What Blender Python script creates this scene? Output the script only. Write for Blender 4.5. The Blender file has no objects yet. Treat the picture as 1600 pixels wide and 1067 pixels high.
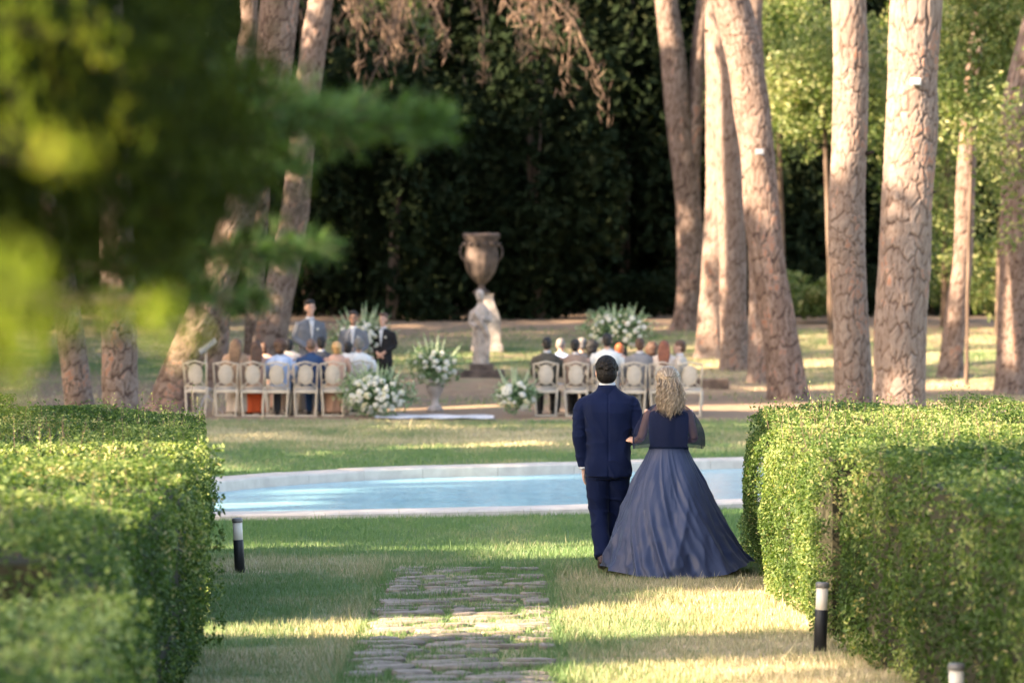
import bpy, math, random
import numpy as np
from mathutils import Vector, Matrix, Euler

SC = bpy.context.scene
COL = SC.collection
R = math.radians
rs = np.random.default_rng(7)
random.seed(7)

# ------------------------------------------------------------------ camera, world, sun, exposure
cam_d = bpy.data.cameras.new('camera'); cam = bpy.data.objects.new('camera', cam_d); COL.objects.link(cam)
SC.camera = cam
EYE = 2.5; FPX = 6000.0; HOR = 428.0
cam.location = (0, 0, EYE)
cam.rotation_euler = (R(90) - math.atan((533.5 - HOR) / FPX), 0, 0)
cam_d.sensor_width = 36; cam_d.lens = 135; cam_d.clip_start = 0.2; cam_d.clip_end = 3000
cam_d.dof.use_dof = True; cam_d.dof.focus_distance = 32.2; cam_d.dof.aperture_fstop = 2.7

SUN_AZ = 243.0          # compass-like: direction TO the sun measured from +Y clockwise
SUN_EL = 27.0
sx, sy = math.sin(R(SUN_AZ)), math.cos(R(SUN_AZ))
S = np.array([sx * math.cos(R(SUN_EL)), sy * math.cos(R(SUN_EL)), math.sin(R(SUN_EL))])
w = bpy.data.worlds.new('World'); SC.world = w; w.use_nodes = True
nt = w.node_tree
sky = nt.nodes.new('ShaderNodeTexSky'); sky.sky_type = 'NISHITA'; sky.sun_disc = False
sky.sun_elevation = R(SUN_EL); sky.sun_rotation = R(SUN_AZ); sky.dust_density = 2.0
bg = nt.nodes['Background']; bg.inputs['Strength'].default_value = 0.125
nt.links.new(sky.outputs['Color'], bg.inputs['Color'])
sun_d = bpy.data.lights.new('sun', 'SUN'); sun_d.energy = 5.0; sun_d.angle = R(0.55); sun_d.color = (1.0, 0.83, 0.63)
sun = bpy.data.objects.new('sun', sun_d); COL.objects.link(sun)
sun.rotation_euler = Vector(tuple(S)).to_track_quat('Z', 'Y').to_euler()
SC.view_settings.view_transform = 'Standard'; SC.view_settings.look = 'None'
SC.view_settings.exposure = 3.0; SC.view_settings.gamma = 1; SC.view_settings.use_curve_mapping = False
SC.view_settings.use_white_balance = True; SC.view_settings.white_balance_temperature = 7300; SC.view_settings.white_balance_tint = 12
SC.render.engine = 'CYCLES'
SC.cycles.use_denoising = True
SC.cycles.max_bounces = 7; SC.cycles.diffuse_bounces = 4; SC.cycles.glossy_bounces = 3
SC.cycles.transmission_bounces = 4; SC.cycles.transparent_max_bounces = 12
SC.cycles.sample_clamp_indirect = 6

# ------------------------------------------------------------------ helpers
def at(px, py, D):      # real position of something measured in the photograph at distance D
    return Vector(((px - 800) * D / FPX, D, EYE - (py - HOR) * D / FPX))

def _h(i, j, k, s):
    n = (i.astype(np.int64) * 374761393 + j.astype(np.int64) * 668265263 + k.astype(np.int64) * 2147483647 + s * 974711) & 0xffffffff
    n = ((n ^ (n >> 13)) * 1274126177) & 0xffffffff
    n = (n ^ (n >> 16)) & 0xffffff
    return n / float(0xffffff)

def noise(x, y, z=0.0, s=0):
    x, y, z = np.broadcast_arrays(np.asarray(x, float), np.asarray(y, float), np.asarray(z, float))
    i, j, k = np.floor(x), np.floor(y), np.floor(z)
    fx, fy, fz = x - i, y - j, z - k
    fx, fy, fz = [f * f * (3 - 2 * f) for f in (fx, fy, fz)]
    out = 0
    for a in (0, 1):
        for b in (0, 1):
            for c in (0, 1):
                out = out + _h(i + a, j + b, k + c, s) * (fx if a else 1 - fx) * (fy if b else 1 - fy) * (fz if c else 1 - fz)
    return out

def sstep(t):
    t = np.clip(t, 0, 1); return t * t * (3 - 2 * t)

def gz(x, y):           # the ground's height: flat near, rising gently beyond the chairs
    y = np.asarray(y, float); x = np.asarray(x, float)
    return 1.25 * sstep((y - 68) / 42.0) + 0.012 * np.maximum(y - 112, 0) ** 0.9 * 1.5 \
        + 0.03 * (noise(x * .5, y * .5, 0, 3) - .5) + .05 * sstep((y - 66) / 8) * (noise(x * .25, y * .25, 0, 4) - .5) * 2

def G(x, y): return float(gz(x, y))

def tag(o, label=None, cat=None, group=None, kind=None):
    if label: o['label'] = label
    if cat: o['category'] = cat
    if group: o['group'] = group
    if kind: o['kind'] = kind
    return o

def empty(name, loc=(0, 0, 0), rz=0.0, label=None, cat=None, group=None):
    o = bpy.data.objects.new(name, None); COL.objects.link(o); o.location = loc; o.rotation_euler = (0, 0, rz)
    o.empty_display_size = .2
    return tag(o, label, cat, group)

def link(name, me, mat=None, parent=None, loc=None, rot=None):
    o = bpy.data.objects.new(name, me); COL.objects.link(o)
    if mat is not None:
        if len(me.materials) == 0: me.materials.append(mat)
        elif me.materials[0] != mat:
            o.material_slots[0].link = 'OBJECT'; o.material_slots[0].material = mat
    if parent: o.parent = parent
    if loc is not None: o.location = loc
    if rot is not None: o.rotation_euler = rot
    return o

def mesh(name, V, F, attrs=None, smooth=False):
    """V (n,3); F a (m,3) or (m,4) array or a list of such arrays"""
    me = bpy.data.meshes.new(name)
    V = np.asarray(V, np.float32)
    Fs = F if isinstance(F, list) else [F]
    Fs = [np.asarray(f, np.int32) for f in Fs if len(f)]
    idx = np.concatenate([f.ravel() for f in Fs])
    tot = np.concatenate([np.full(len(f), f.shape[1], np.int32) for f in Fs])
    st = np.concatenate([[0], np.cumsum(tot)[:-1]]).astype(np.int32)
    me.vertices.add(len(V)); me.vertices.foreach_set('co', V.ravel())
    me.loops.add(len(idx)); me.loops.foreach_set('vertex_index', idx)
    me.polygons.add(len(tot)); me.polygons.foreach_set('loop_start', st); me.polygons.foreach_set('loop_total', tot)
    me.update(calc_edges=True)
    for k, a in (attrs or {}).items():
        at_ = me.attributes.new(k, 'FLOAT', 'POINT'); at_.data.foreach_set('value', np.asarray(a, np.float32).ravel())
    me.polygons.foreach_set('use_smooth', np.full(len(tot), bool(smooth)))
    me.validate(verbose=False)
    return me

class Soup:
    def __init__(s): s.V = []; s.F = []; s.n = 0; s.A = []
    def add(s, V, F, a=0.0):
        V = np.asarray(V, float); s.V.append(V)
        for f in (F if isinstance(F, list) else [F]):
            f = np.asarray(f)
            if len(f): s.F.append(f + s.n)
        s.A.append(np.full(len(V), a) if np.isscalar(a) else np.asarray(a)); s.n += len(V); return s
    def box(s, c, d, rz=0, a=0.0, rx=0, ry=0):
        V = np.array([[x, y, z] for x in (-.5, .5) for y in (-.5, .5) for z in (-.5, .5)]) * np.array(d)
        V = V @ np.array(Euler((rx, ry, rz)).to_matrix()).T + np.array(c)
        return s.add(V, np.array([[0, 1, 3, 2], [4, 6, 7, 5], [0, 4, 5, 1], [2, 3, 7, 6], [0, 2, 6, 4], [1, 5, 7, 3]]), a)
    def tube(s, P, rad, seg=8, a=0.0, flat=1.0):
        V, F = tube(P, rad, seg, flat); return s.add(V, F, a)
    def lathe(s, prof, seg=24, c=(0, 0, 0), a=0.0, sx=1, sy=1, fn=None):
        prof = np.array(prof, float); n = len(prof)
        th = np.arange(seg) * 2 * np.pi / seg
        r = prof[:, 0][:, None] * np.ones(seg)[None]
        z = prof[:, 1][:, None] * np.ones(seg)[None]
        if fn is not None: r, z = fn(r, z, th[None])
        V = np.stack([r * np.cos(th) * sx + c[0], r * np.sin(th) * sy + c[1], z + c[2]], -1).reshape(-1, 3)
        i, j = np.meshgrid(np.arange(n - 1), np.arange(seg), indexing='ij'); j2 = (j + 1) % seg
        F = np.stack([i * seg + j, i * seg + j2, (i + 1) * seg + j2, (i + 1) * seg + j], -1).reshape(-1, 4)
        return s.add(V, F, a)
    def sphere(s, c, r, seg=12, rings=8, a=0.0, sc=(1, 1, 1), rot=None):
        V, F = sphere(seg, rings); V = V * r * np.array(sc)
        if rot is not None: V = V @ np.array(Euler(rot).to_matrix()).T
        return s.add(V + np.array(c), F, a)
    def me(s, name, smooth=False, attr='tone'):
        return mesh(name, np.concatenate(s.V), s.F, {attr: np.concatenate(s.A)}, smooth)
    def obj(s, name, mat, parent=None, smooth=False, loc=None, bevel=0):
        o = link(name, s.me(name, smooth), mat, parent, loc)
        if bevel:
            b = o.modifiers.new('bevel', 'BEVEL'); b.width = bevel; b.segments = 2; b.limit_method = 'ANGLE'
        return o

def sphere(seg, rings):
    V = [(0, 0, 1)]
    for i in range(1, rings):
        p = math.pi * i / rings
        for j in range(seg):
            t = 2 * math.pi * j / seg; V.append((math.sin(p) * math.cos(t), math.sin(p) * math.sin(t), math.cos(p)))
    V.append((0, 0, -1)); n = len(V)
    T = [(0, 1 + j, 1 + (j + 1) % seg) for j in range(seg)] + [(n - 1, n - 1 - seg + (j + 1) % seg, n - 1 - seg + j) for j in range(seg)]
    Q = [(1 + i * seg + j, 1 + (i + 1) * seg + j, 1 + (i + 1) * seg + (j + 1) % seg, 1 + i * seg + (j + 1) % seg) for i in range(rings - 2) for j in range(seg)]
    return np.array(V), [np.array(T), np.array(Q)]

def frames(P):
    P = np.asarray(P, float); T = np.gradient(P, axis=0); T /= np.linalg.norm(T, axis=1)[:, None] + 1e-9
    ref = np.array([0.0, 1.0, 0.0]) if abs(T[0][1]) < .8 else np.array([1.0, 0, 0])
    N = np.zeros_like(T); B = np.zeros_like(T)
    n = ref - T[0] * ref.dot(T[0]); n /= np.linalg.norm(n)
    for i in range(len(P)):
        n = n - T[i] * n.dot(T[i]); n /= np.linalg.norm(n) + 1e-9
        N[i] = n; B[i] = np.cross(T[i], n)
    return T, N, B

def tube(P, rad, seg=8, flat=1.0):
    P = np.asarray(P, float); rad = np.broadcast_to(np.asarray(rad, float), (len(P),))
    T, N, B = frames(P); th = np.arange(seg) * 2 * np.pi / seg
    V = P[:, None] + rad[:, None, None] * (np.cos(th)[None, :, None] * N[:, None] * flat + np.sin(th)[None, :, None] * B[:, None])
    n = len(P); V = V.reshape(-1, 3)
    i, j = np.meshgrid(np.arange(n - 1), np.arange(seg), indexing='ij'); j2 = (j + 1) % seg
    Q = np.stack([i * seg + j, i * seg + j2, (i + 1) * seg + j2, (i + 1) * seg + j], -1).reshape(-1, 4)
    V = np.vstack([V, P[:1], P[-1:]]); a, b = n * seg, n * seg + 1
    k = np.arange(seg); k2 = (k + 1) % seg
    T1 = np.stack([np.full(seg, a), k2, k], -1); T2 = np.stack([np.full(seg, b), (n - 1) * seg + k, (n - 1) * seg + k2], -1)
    return V, [Q, np.vstack([T1, T2])]

def spline(P, n, closed=False):
    P = np.asarray(P, float); m = len(P)
    if closed: Q = np.vstack([P[-1:], P, P[:2]]); segs = m
    else: Q = np.vstack([2 * P[:1] - P[1:2], P, 2 * P[-1:] - P[-2:-1]]); segs = m - 1
    t = np.linspace(0, segs, n, endpoint=not closed); i = np.minimum(t.astype(int), segs - 1); f = (t - i)[:, None]
    a, b, c, d = Q[i], Q[i + 1], Q[i + 2], Q[i + 3]
    return .5 * (2 * b + (c - a) * f + (2 * a - 5 * b + 4 * c - d) * f ** 2 + (3 * b - a - 3 * c + d) * f ** 3)

def leafcloud(P, N, L, W, jit=1.0, fold=.25, droop=0.0):
    """one folded diamond leaf per point; N = preferred normal, L and W arrays or scalars"""
    n = len(P); d = rs.normal(size=(n, 3))
    nn = np.asarray(N) + jit * rs.normal(size=(n, 3)); nn /= np.linalg.norm(nn, axis=1)[:, None] + 1e-9
    d = d - nn * (d * nn).sum(1)[:, None]; d[:, 2] -= droop
    d /= np.linalg.norm(d, axis=1)[:, None] + 1e-9
    b = np.cross(nn, d); L = np.broadcast_to(np.asarray(L, float), (n,))[:, None]; W = np.broadcast_to(np.asarray(W, float), (n,))[:, None]
    V = np.stack([P - d * L * .5, P + b * W * .5 + nn * W * fold, P + d * L * .5, P - b * W * .5 + nn * W * fold], 1).reshape(-1, 3)
    F = np.arange(n * 4).reshape(n, 4)
    return V, F

# ------------------------------------------------------------------ materials
def mat(name, col, rough=.8, spec=.3, noise_scale=0, amt=.25, bump=0, bump_scale=40, metal=0, sheen=0, coords='Object', col2=None, alpha=1):
    m = bpy.data.materials.new(name); m.use_nodes = True; N = m.node_tree.nodes; Lk = m.node_tree.links
    b = N['Principled BSDF']; b.inputs['Base Color'].default_value = (*col, 1); b.inputs['Roughness'].default_value = rough
    b.inputs['Specular IOR Level'].default_value = spec; b.inputs['Metallic'].default_value = metal
    if sheen: b.inputs['Sheen Weight'].default_value = sheen
    if alpha < 1: b.inputs['Alpha'].default_value = alpha
    tc = N.new('ShaderNodeTexCoord')
    if noise_scale:
        n = N.new('ShaderNodeTexNoise'); n.inputs['Scale'].default_value = noise_scale; n.inputs['Detail'].default_value = 5
        Lk.new(tc.outputs[coords], n.inputs['Vector'])
        mx = N.new('ShaderNodeMix'); mx.data_type = 'RGBA'
        c2 = col2 or tuple(c * (1 - amt) for c in col)
        mx.inputs[6].default_value = (*[min(1, c * (1 + amt * .5)) for c in col], 1) if not col2 else (*col, 1); mx.inputs[7].default_value = (*c2, 1)
        cr = N.new('ShaderNodeMapRange'); cr.inputs[1].default_value = .35; cr.inputs[2].default_value = .65
        Lk.new(n.outputs['Fac'], cr.inputs[0]); Lk.new(cr.outputs[0], mx.inputs[0]); Lk.new(mx.outputs[2], b.inputs['Base Color'])
    if bump:
        n2 = N.new('ShaderNodeTexNoise'); n2.inputs['Scale'].default_value = bump_scale; n2.inputs['Detail'].default_value = 6
        Lk.new(tc.outputs[coords], n2.inputs['Vector'])
        bp = N.new('ShaderNodeBump'); bp.inputs['Strength'].default_value = bump; bp.inputs['Distance'].default_value = .02
        Lk.new(n2.outputs['Fac'], bp.inputs['Height']); Lk.new(bp.outputs[0], b.inputs['Normal'])
    return m

def ramp_mat(name, stops, attr='tone', rough=.6, spec=.3, trans=0.0, tcol=None, nscale=0, nmix=.3, bump=0):
    m = bpy.data.materials.new(name); m.use_nodes = True; N = m.node_tree.nodes; Lk = m.node_tree.links
    b = N['Principled BSDF']; b.inputs['Roughness'].default_value = rough; b.inputs['Specular IOR Level'].default_value = spec
    a = N.new('ShaderNodeAttribute'); a.attribute_name = attr
    r = N.new('ShaderNodeValToRGB'); e = r.color_ramp.elements
    while len(e) < len(stops): e.new(.5)
    for k, (p, c) in enumerate(stops): e[k].position = p; e[k].color = (*c, 1)
    src = a.outputs['Fac']
    if nscale:
        tc = N.new('ShaderNodeTexCoord'); n = N.new('ShaderNodeTexNoise'); n.inputs['Scale'].default_value = nscale; n.inputs['Detail'].default_value = 5
        Lk.new(tc.outputs['Object'], n.inputs['Vector'])
        ma = N.new('ShaderNodeMath'); ma.operation = 'MULTIPLY_ADD'; Lk.new(n.outputs['Fac'], ma.inputs[0]); ma.inputs[1].default_value = nmix * 2; 
        mb = N.new('ShaderNodeMath'); mb.operation = 'SUBTRACT'; Lk.new(src, mb.inputs[0]); mb.inputs[1].default_value = nmix
        Lk.new(mb.outputs[0], ma.inputs[2]); src = ma.outputs[0]
        if bump:
            bp = N.new('ShaderNodeBump'); bp.inputs['Strength'].default_value = bump; bp.inputs['Distance'].default_value = .02
            Lk.new(n.outputs['Fac'], bp.inputs['Height']); Lk.new(bp.outputs[0], b.inputs['Normal'])
    Lk.new(src, r.inputs['Fac']); Lk.new(r.outputs['Color'], b.inputs['Base Color'])
    if trans:
        t = N.new('ShaderNodeBsdfTranslucent'); mx = N.new('ShaderNodeMixShader'); mx.inputs[0].default_value = trans
        g = N.new('ShaderNodeMix'); g.data_type = 'RGBA'; g.blend_type = 'MULTIPLY'; g.inputs[0].default_value = 1
        g.inputs[7].default_value = (*(tcol or (1.3, 1.5, .6)), 1); Lk.new(r.outputs['Color'], g.inputs[6])
        Lk.new(g.outputs[2], t.inputs['Color']); Lk.new(b.outputs[0], mx.inputs[1]); Lk.new(t.outputs[0], mx.inputs[2])
        Lk.new(mx.outputs[0], N['Material Output'].inputs['Surface'])
    return m

M = {}
M['hedge'] = ramp_mat('hedge_leaf', [(0, (.016, .034, .009)), (.45, (.055, .098, .022)), (.8, (.27, .30, .11)), (1, (.30, .23, .12))], rough=.55, spec=.22, trans=.35)
M['hedge_core'] = mat('hedge_twigs', (.03, .028, .015), rough=1, noise_scale=20)
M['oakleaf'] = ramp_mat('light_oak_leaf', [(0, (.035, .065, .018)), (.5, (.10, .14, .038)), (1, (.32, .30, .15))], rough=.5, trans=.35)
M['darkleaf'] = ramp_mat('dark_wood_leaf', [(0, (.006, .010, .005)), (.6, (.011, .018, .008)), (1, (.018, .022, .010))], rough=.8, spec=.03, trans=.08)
M['pineleaf'] = ramp_mat('pine_needle', [(0, (.02, .04, .015)), (.6, (.045, .08, .028)), (1, (.08, .11, .04))], rough=.55, spec=.25, trans=.15)
M['branchneedle'] = ramp_mat('fresh_pine_needle', [(0, (.012, .035, .010)), (.5, (.034, .085, .018)), (1, (.08, .14, .026))], rough=.5, trans=.3)
M['nearleaf'] = ramp_mat('near_green_leaf', [(0, (.003, .007, .001)), (.4, (.018, .032, .004)), (.75, (.08, .115, .010)), (.95, (.15, .19, .02)), (1, (.26, .17, .03))], rough=.7, spec=.08, trans=.35)  # darkest stops carry shade on the twigs, brightest ones sunlight
M['dry'] = ramp_mat('dry_needles', [(0, (.06, .04, .03)), (1, (.19, .125, .09))], rough=.8, trans=.25, tcol=(1.1, 1, .9))
M['grass'] = ramp_mat('grass_blade', [(0, (.08, .15, .05)), (.4, (.13, .19, .08)), (.65, (.29, .25, .155)), (1, (.50, .43, .30))], rough=.55, trans=.3, tcol=(1.2, 1.3, .7))
M['bark'] = ramp_mat('pine_bark', [(0, (.03, .02, .017)), (.22, (.07, .045, .036)), (.45, (.125, .088, .073)), (.85, (.19, .147, .128)), (1, (.20, .10, .068))], attr='bark', rough=.9, spec=.15, nscale=9, nmix=.1, bump=.35)
M['barkdark'] = ramp_mat('dark_bark', [(0, (.02, .014, .011)), (.5, (.08, .055, .042)), (1, (.15, .11, .085))], attr='bark', rough=.9, spec=.15, nscale=9, nmix=.12, bump=.35)
M['twig'] = mat('twig_wood', (.12, .08, .06), rough=.9, noise_scale=15)
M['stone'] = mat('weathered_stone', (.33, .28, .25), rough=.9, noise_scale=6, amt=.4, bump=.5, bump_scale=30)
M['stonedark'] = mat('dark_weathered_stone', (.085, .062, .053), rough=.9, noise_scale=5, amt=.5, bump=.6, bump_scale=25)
M['marble'] = mat('pale_marble', (.44, .375, .32), rough=.6, noise_scale=5, amt=.16, bump=.2, bump_scale=20)
M['paver'] = mat('old_paving_stone', (.20, .162, .125), rough=.9, noise_scale=7, amt=.45, bump=.7, bump_scale=22, coords='Object')
M['chair'] = mat('cream_lacquer', (.42, .36, .29), rough=.5, noise_scale=12, amt=.12)
M['cushion'] = mat('ivory_linen', (.40, .355, .31), rough=.9, noise_scale=30, amt=.08)
M['skin'] = mat('skin', (.42, .25, .19), rough=.55, noise_scale=12, amt=.12)
M['skin_tan'] = mat('tanned_skin', (.26, .14, .095), rough=.55, noise_scale=12, amt=.12)
M['black'] = mat('black_metal', (.012, .012, .014), rough=.5)
M['boll_top'] = mat('bollard_diffuser', (.52, .46, .38), rough=.4)
M['white'] = mat('white_plastic', (.42, .41, .40), rough=.5)
M['silver'] = mat('silver_metal', (.30, .31, .34), rough=.35, metal=.6)
M['petal'] = mat('white_petal', (.50, .49, .43), rough=.7, noise_scale=25, amt=.12)
M['petalcream'] = mat('cream_petal', (.48, .45, .30), rough=.7, noise_scale=25, amt=.12)
M['sage'] = ramp_mat('sage_greenery', [(0, (.04, .09, .03)), (.5, (.16, .25, .13)), (1, (.5, .55, .42))], rough=.6, trans=.3)
M['runner'] = mat('white_cloth', (.5, .48, .49), rough=.9, bump=.3, bump_scale=8)
M['suit_navy'] = mat('navy_wool', (.0028, .0062, .025), rough=.85, spec=.08, sheen=.03, noise_scale=6, amt=.15, bump=.45, bump_scale=5)
M['shoe'] = mat('brown_shoe_leather', (.04, .018, .012), rough=.35)
M['shirt'] = mat('white_shirt', (.42, .42, .44), rough=.8)
M['zip'] = mat('brass_zip', (.45, .33, .2), rough=.4, metal=.6)
M['hair_dark'] = mat('dark_hair', (.006, .0045, .004), spec=.15, rough=.6, noise_scale=60, amt=.5, bump=.6, bump_scale=70)

def cloth(name, c, **k): 
    M[name] = mat(name, tuple(v * .7 for v in c), rough=.85, noise_scale=8, amt=.12, bump=.25, bump_scale=12, **k); return M[name]
for n_, c_ in dict(cloth_tan=(.42, .27, .18), cloth_orange=(.62, .10, .03), cloth_lightblue=(.42, .52, .74), cloth_pale=(.66, .55, .48), cloth_navy=(.015, .05, .14),
                   cloth_peach=(.62, .36, .26), cloth_white=(.72, .71, .70), cloth_grey=(.15, .16, .19), cloth_olive=(.07, .062, .05), cloth_brown=(.26, .18, .145),
                   cloth_black=(.01, .01, .012), cloth_midgrey=(.22, .21, .22), cloth_ltgrey=(.42, .41, .38), cloth_beige=(.52, .45, .38), cloth_slate=(.05, .055, .07)).items(): cloth(n_, c_)
for n_, c_ in dict(hair_black=(.012, .01, .01), hair_brown=(.07, .035, .022), hair_light=(.13, .075, .045), hair_blond=(.42, .25, .11), hair_grey=(.13, .12, .11), hair_red=(.36, .10, .035),
                   hair_auburn=(.17, .055, .03), hair_buzz=(.13, .08, .06), hair_silver=(.17, .15, .14)).items():
    M[n_] = mat(n_, c_, rough=.55, noise_scale=35, amt=.4, bump=.4, bump_scale=40)

# dress: slate satin
def satin():
    m = mat('slate_satin', (.0125, .020, .052), rough=.5, spec=.3, sheen=.08, bump=.10, bump_scale=7); return m
M['satin'] = satin()
M['bodice'] = mat('blue_bodice_cloth', (.0022, .0075, .026), rough=.8, spec=.08, bump=.1, bump_scale=20)
M['chiffon'] = mat('sheer_blue_chiffon', (.006, .009, .028), rough=.8, spec=.1, alpha=.66)

# ground
def ground_mat():
    m = bpy.data.materials.new('lawn_soil'); m.use_nodes = True; N = m.node_tree.nodes; L = m.node_tree.links
    b = N['Principled BSDF']; b.inputs['Roughness'].default_value = .95; b.inputs['Specular IOR Level'].default_value = .1
    def nz(s, d=6):
        g = N.new('ShaderNodeNewGeometry'); n = N.new('ShaderNodeTexNoise'); n.inputs['Scale'].default_value = s; n.inputs['Detail'].default_value = d
        L.new(g.outputs['Position'], n.inputs['Vector']); return n.outputs['Fac']
    def mix(f, a, c):
        x = N.new('ShaderNodeMix'); x.data_type = 'RGBA'
        L.new(f, x.inputs[0])
        for k, v in ((6, a), (7, c)):
            if isinstance(v, tuple): x.inputs[k].default_value = (*v, 1)
            else: L.new(v, x.inputs[k])
        return x.outputs[2]
    def attr(n): a = N.new('ShaderNodeAttribute'); a.attribute_name = n; return a.outputs['Fac']
    def sharpen(f, lo, hi):
        r = N.new('ShaderNodeMapRange'); r.inputs[1].default_value = lo; r.inputs[2].default_value = hi; L.new(f, r.inputs[0]); return r.outputs[0]
    def addn(f, s, k):
        n = nz(s); q = N.new('ShaderNodeMath'); q.operation = 'SUBTRACT'; L.new(n, q.inputs[0]); q.inputs[1].default_value = .5
        q2 = N.new('ShaderNodeMath'); q2.operation = 'MULTIPLY_ADD'; L.new(q.outputs[0], q2.inputs[0]); q2.inputs[1].default_value = k; L.new(f, q2.inputs[2]); return q2.outputs[0]
    green = mix(nz(3.0), (.07, .11, .042), (.11, .15, .065))
    dry = mix(nz(5.0), (.25, .19, .10), (.40, .31, .19))
    dirt = mix(nz(4.0), (.15, .098, .065), (.29, .205, .14))
    c = mix(sharpen(addn(attr('dry'), 1.6, 1.2), .3, .7), green, dry)
    c = mix(sharpen(addn(attr('dirt'), 2.2, 1.0), .35, .65), c, dirt)
    L.new(c, b.inputs['Base Color'])
    bp = N.new('ShaderNodeBump'); bp.inputs['Distance'].default_value = .03; bp.inputs['Strength'].default_value = .8
    L.new(nz(25), bp.inputs['Height']); L.new(bp.outputs[0], b.inputs['Normal'])
    return m
M['ground'] = ground_mat()

def dryness(x, y):
    d = np.interp(y, [0, 26, 31, 33, 34.5, 38, 42, 50, 54, 58, 66, 72, 80, 90, 100], [.62, .62, .55, .46, .12, .02, .1, .15, .35, .6, .5, .6, .55, .5, .5])
    return d + .55 * (noise(x * .45, y * .3, 0, 11) - .5) + .35 * (noise(x * 1.7, y * 1.2, 0, 12) - .5)
def dirtness(x, y):
    d = np.interp(y, [0, 60, 64.5, 66.5, 72, 75, 79, 84, 95, 99, 104, 400], [0, 0, .15, .8, .75, .7, .62, .34, .38, .6, .95, 1])
    return d + .5 * (noise(x * .3, y * .35, 0, 13) - .5)

# ------------------------------------------------------------------ SETTING: ground sheet, pool hole, path
PATHX = -0.35
pool_outer = spline([(-2.95, 38.8), (0, 39.7), (2.5, 41.0), (5.2, 43.0), (7.2, 46.2), (7.2, 49.6), (5.6, 51.6), (3.06, 51.1), (0, 49.3), (-1.93, 48.2), (-3.6, 45.9), (-4.6, 42.6), (-4.4, 39.6)], 600, True)
pc = pool_outer.mean(0)
def inset(P, d):
    T = np.roll(P, -1, 0) - np.roll(P, 1, 0); T /= np.linalg.norm(T, axis=1)[:, None]
    return P + np.stack([-T[:, 1], T[:, 0]], -1) * d      # counter-clockwise outline: left is inside
def inpoly(x, y, P):
    c = np.zeros(np.shape(x), bool); xs, ys = P[:, 0], P[:, 1]; n = len(P)
    for i in range(n):
        j = i - 1
        cond = ((ys[i] > y) != (ys[j] > y)) & (x < (xs[j] - xs[i]) * (y - ys[i]) / (ys[j] - ys[i] + 1e-12) + xs[i])
        c ^= cond
    return c
def axis(lo, a, b, hi, step, n):
    l = a - np.geomspace(1, a - lo + 1, n)[::-1] + 1; r = b + np.geomspace(1, hi - b + 1, n) - 1
    return np.concatenate([l[:-1], np.arange(a, b, step), r])
gx = axis(-900, -14, 14, 900, .25, 22); gy = axis(-300, 6, 120, 1500, .25, 20)
X, Y = np.meshgrid(gx, gy, indexing='ij'); Z = gz(X, Y)
Z = Z + .25 * np.exp(-((X - (-.6)) / 3.2) ** 2) * np.exp(-((Y - 77.5) / 1.6) ** 2)          # low earth bank before the statue
inp = inpoly(X, Y, inset(pool_outer, .22)); Z = np.where(inp, -.9, Z)
dr = dryness(X, Y); di = dirtness(X, Y)
nx, ny = len(gx), len(gy)
I, J = np.meshgrid(np.arange(nx - 1), np.arange(ny - 1), indexing='ij')
F = np.stack([I * ny + J, (I + 1) * ny + J, (I + 1) * ny + J + 1, I * ny + J + 1], -1).reshape(-1, 4)
link('ground', mesh('ground', np.stack([X, Y, Z], -1).reshape(-1, 3), F, {'dry': dr.ravel(), 'dirt': di.ravel()}, True), M['ground'])
tag(bpy.data.objects['ground'], 'lawn with green and dry yellow patches and bare soil beyond', kind='structure')

# pool: coping stones one by one, basin wall, water
pool = empty('pool', (0, 0, 0), 0, 'shallow garden pool with curved pale marble rim and milky blue water', 'pool')
rim_in = inset(pool_outer, .5)
L_ = np.concatenate([[0], np.cumsum(np.linalg.norm(np.diff(np.vstack([pool_outer, pool_outer[:1]]), axis=0), axis=1))])
nst = int(L_[-1] / 1.05)
def on(P, t):
    t = t % L_[-1]; return np.array([np.interp(t, L_, np.append(P[:, k], P[0, k])) for k in (0, 1)])
for i in range(nst):
    a, b = i * L_[-1] / nst + .003, (i + 1) * L_[-1] / nst - .003
    ts = np.linspace(a, b, 4); zt = .072 + rs.normal() * .003; V = []
    for t in ts:
        o_, i_ = on(pool_outer, t), on(rim_in, t)
        V += [(*o_, -.12), (*o_, zt - .02), (*(o_ + (i_ - o_) * .05), zt), (*(o_ + (i_ - o_) * .95), zt), (*i_, zt - .02), (*i_, -.22)]
    V = np.array(V); F = []
    for k in range(3):
        for q in range(6): F.append((k * 6 + q, (k + 1) * 6 + q, (k + 1) * 6 + (q + 1) % 6, k * 6 + (q + 1) % 6))
    Fq = np.array(F); 
    cap = [np.array([[0, 1, 4, 5], [1, 2, 3, 4]]), np.array([[23, 22, 19, 18], [22, 21, 20, 19]])]
    link('coping_stone', mesh('coping_stone', V, [Fq] + cap), M['marble'], pool)
basin = inset(pool_outer, .47)
Vb = np.vstack([np.c_[basin, np.full(len(basin), -.05)], np.c_[basin, np.full(len(basin), -.5)]]); n = len(basin); k = np.arange(n); k2 = (k + 1) % n
M['basin'] = mat('painted_basin', (.30, .52, .62), rough=.6, noise_scale=2, amt=.2)
link('basin_wall', mesh('basin_wall', Vb, np.stack([k, k2, n + k2, n + k], -1)), M['basin'], pool)
Vf = np.vstack([np.c_[basin, np.full(n, -.5)], [[*basin.mean(0), -.5]]])
link('basin_floor', mesh('basin_floor', Vf, np.stack([k, k2, np.full(n, n)], -1)), M['basin'], pool)
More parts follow.
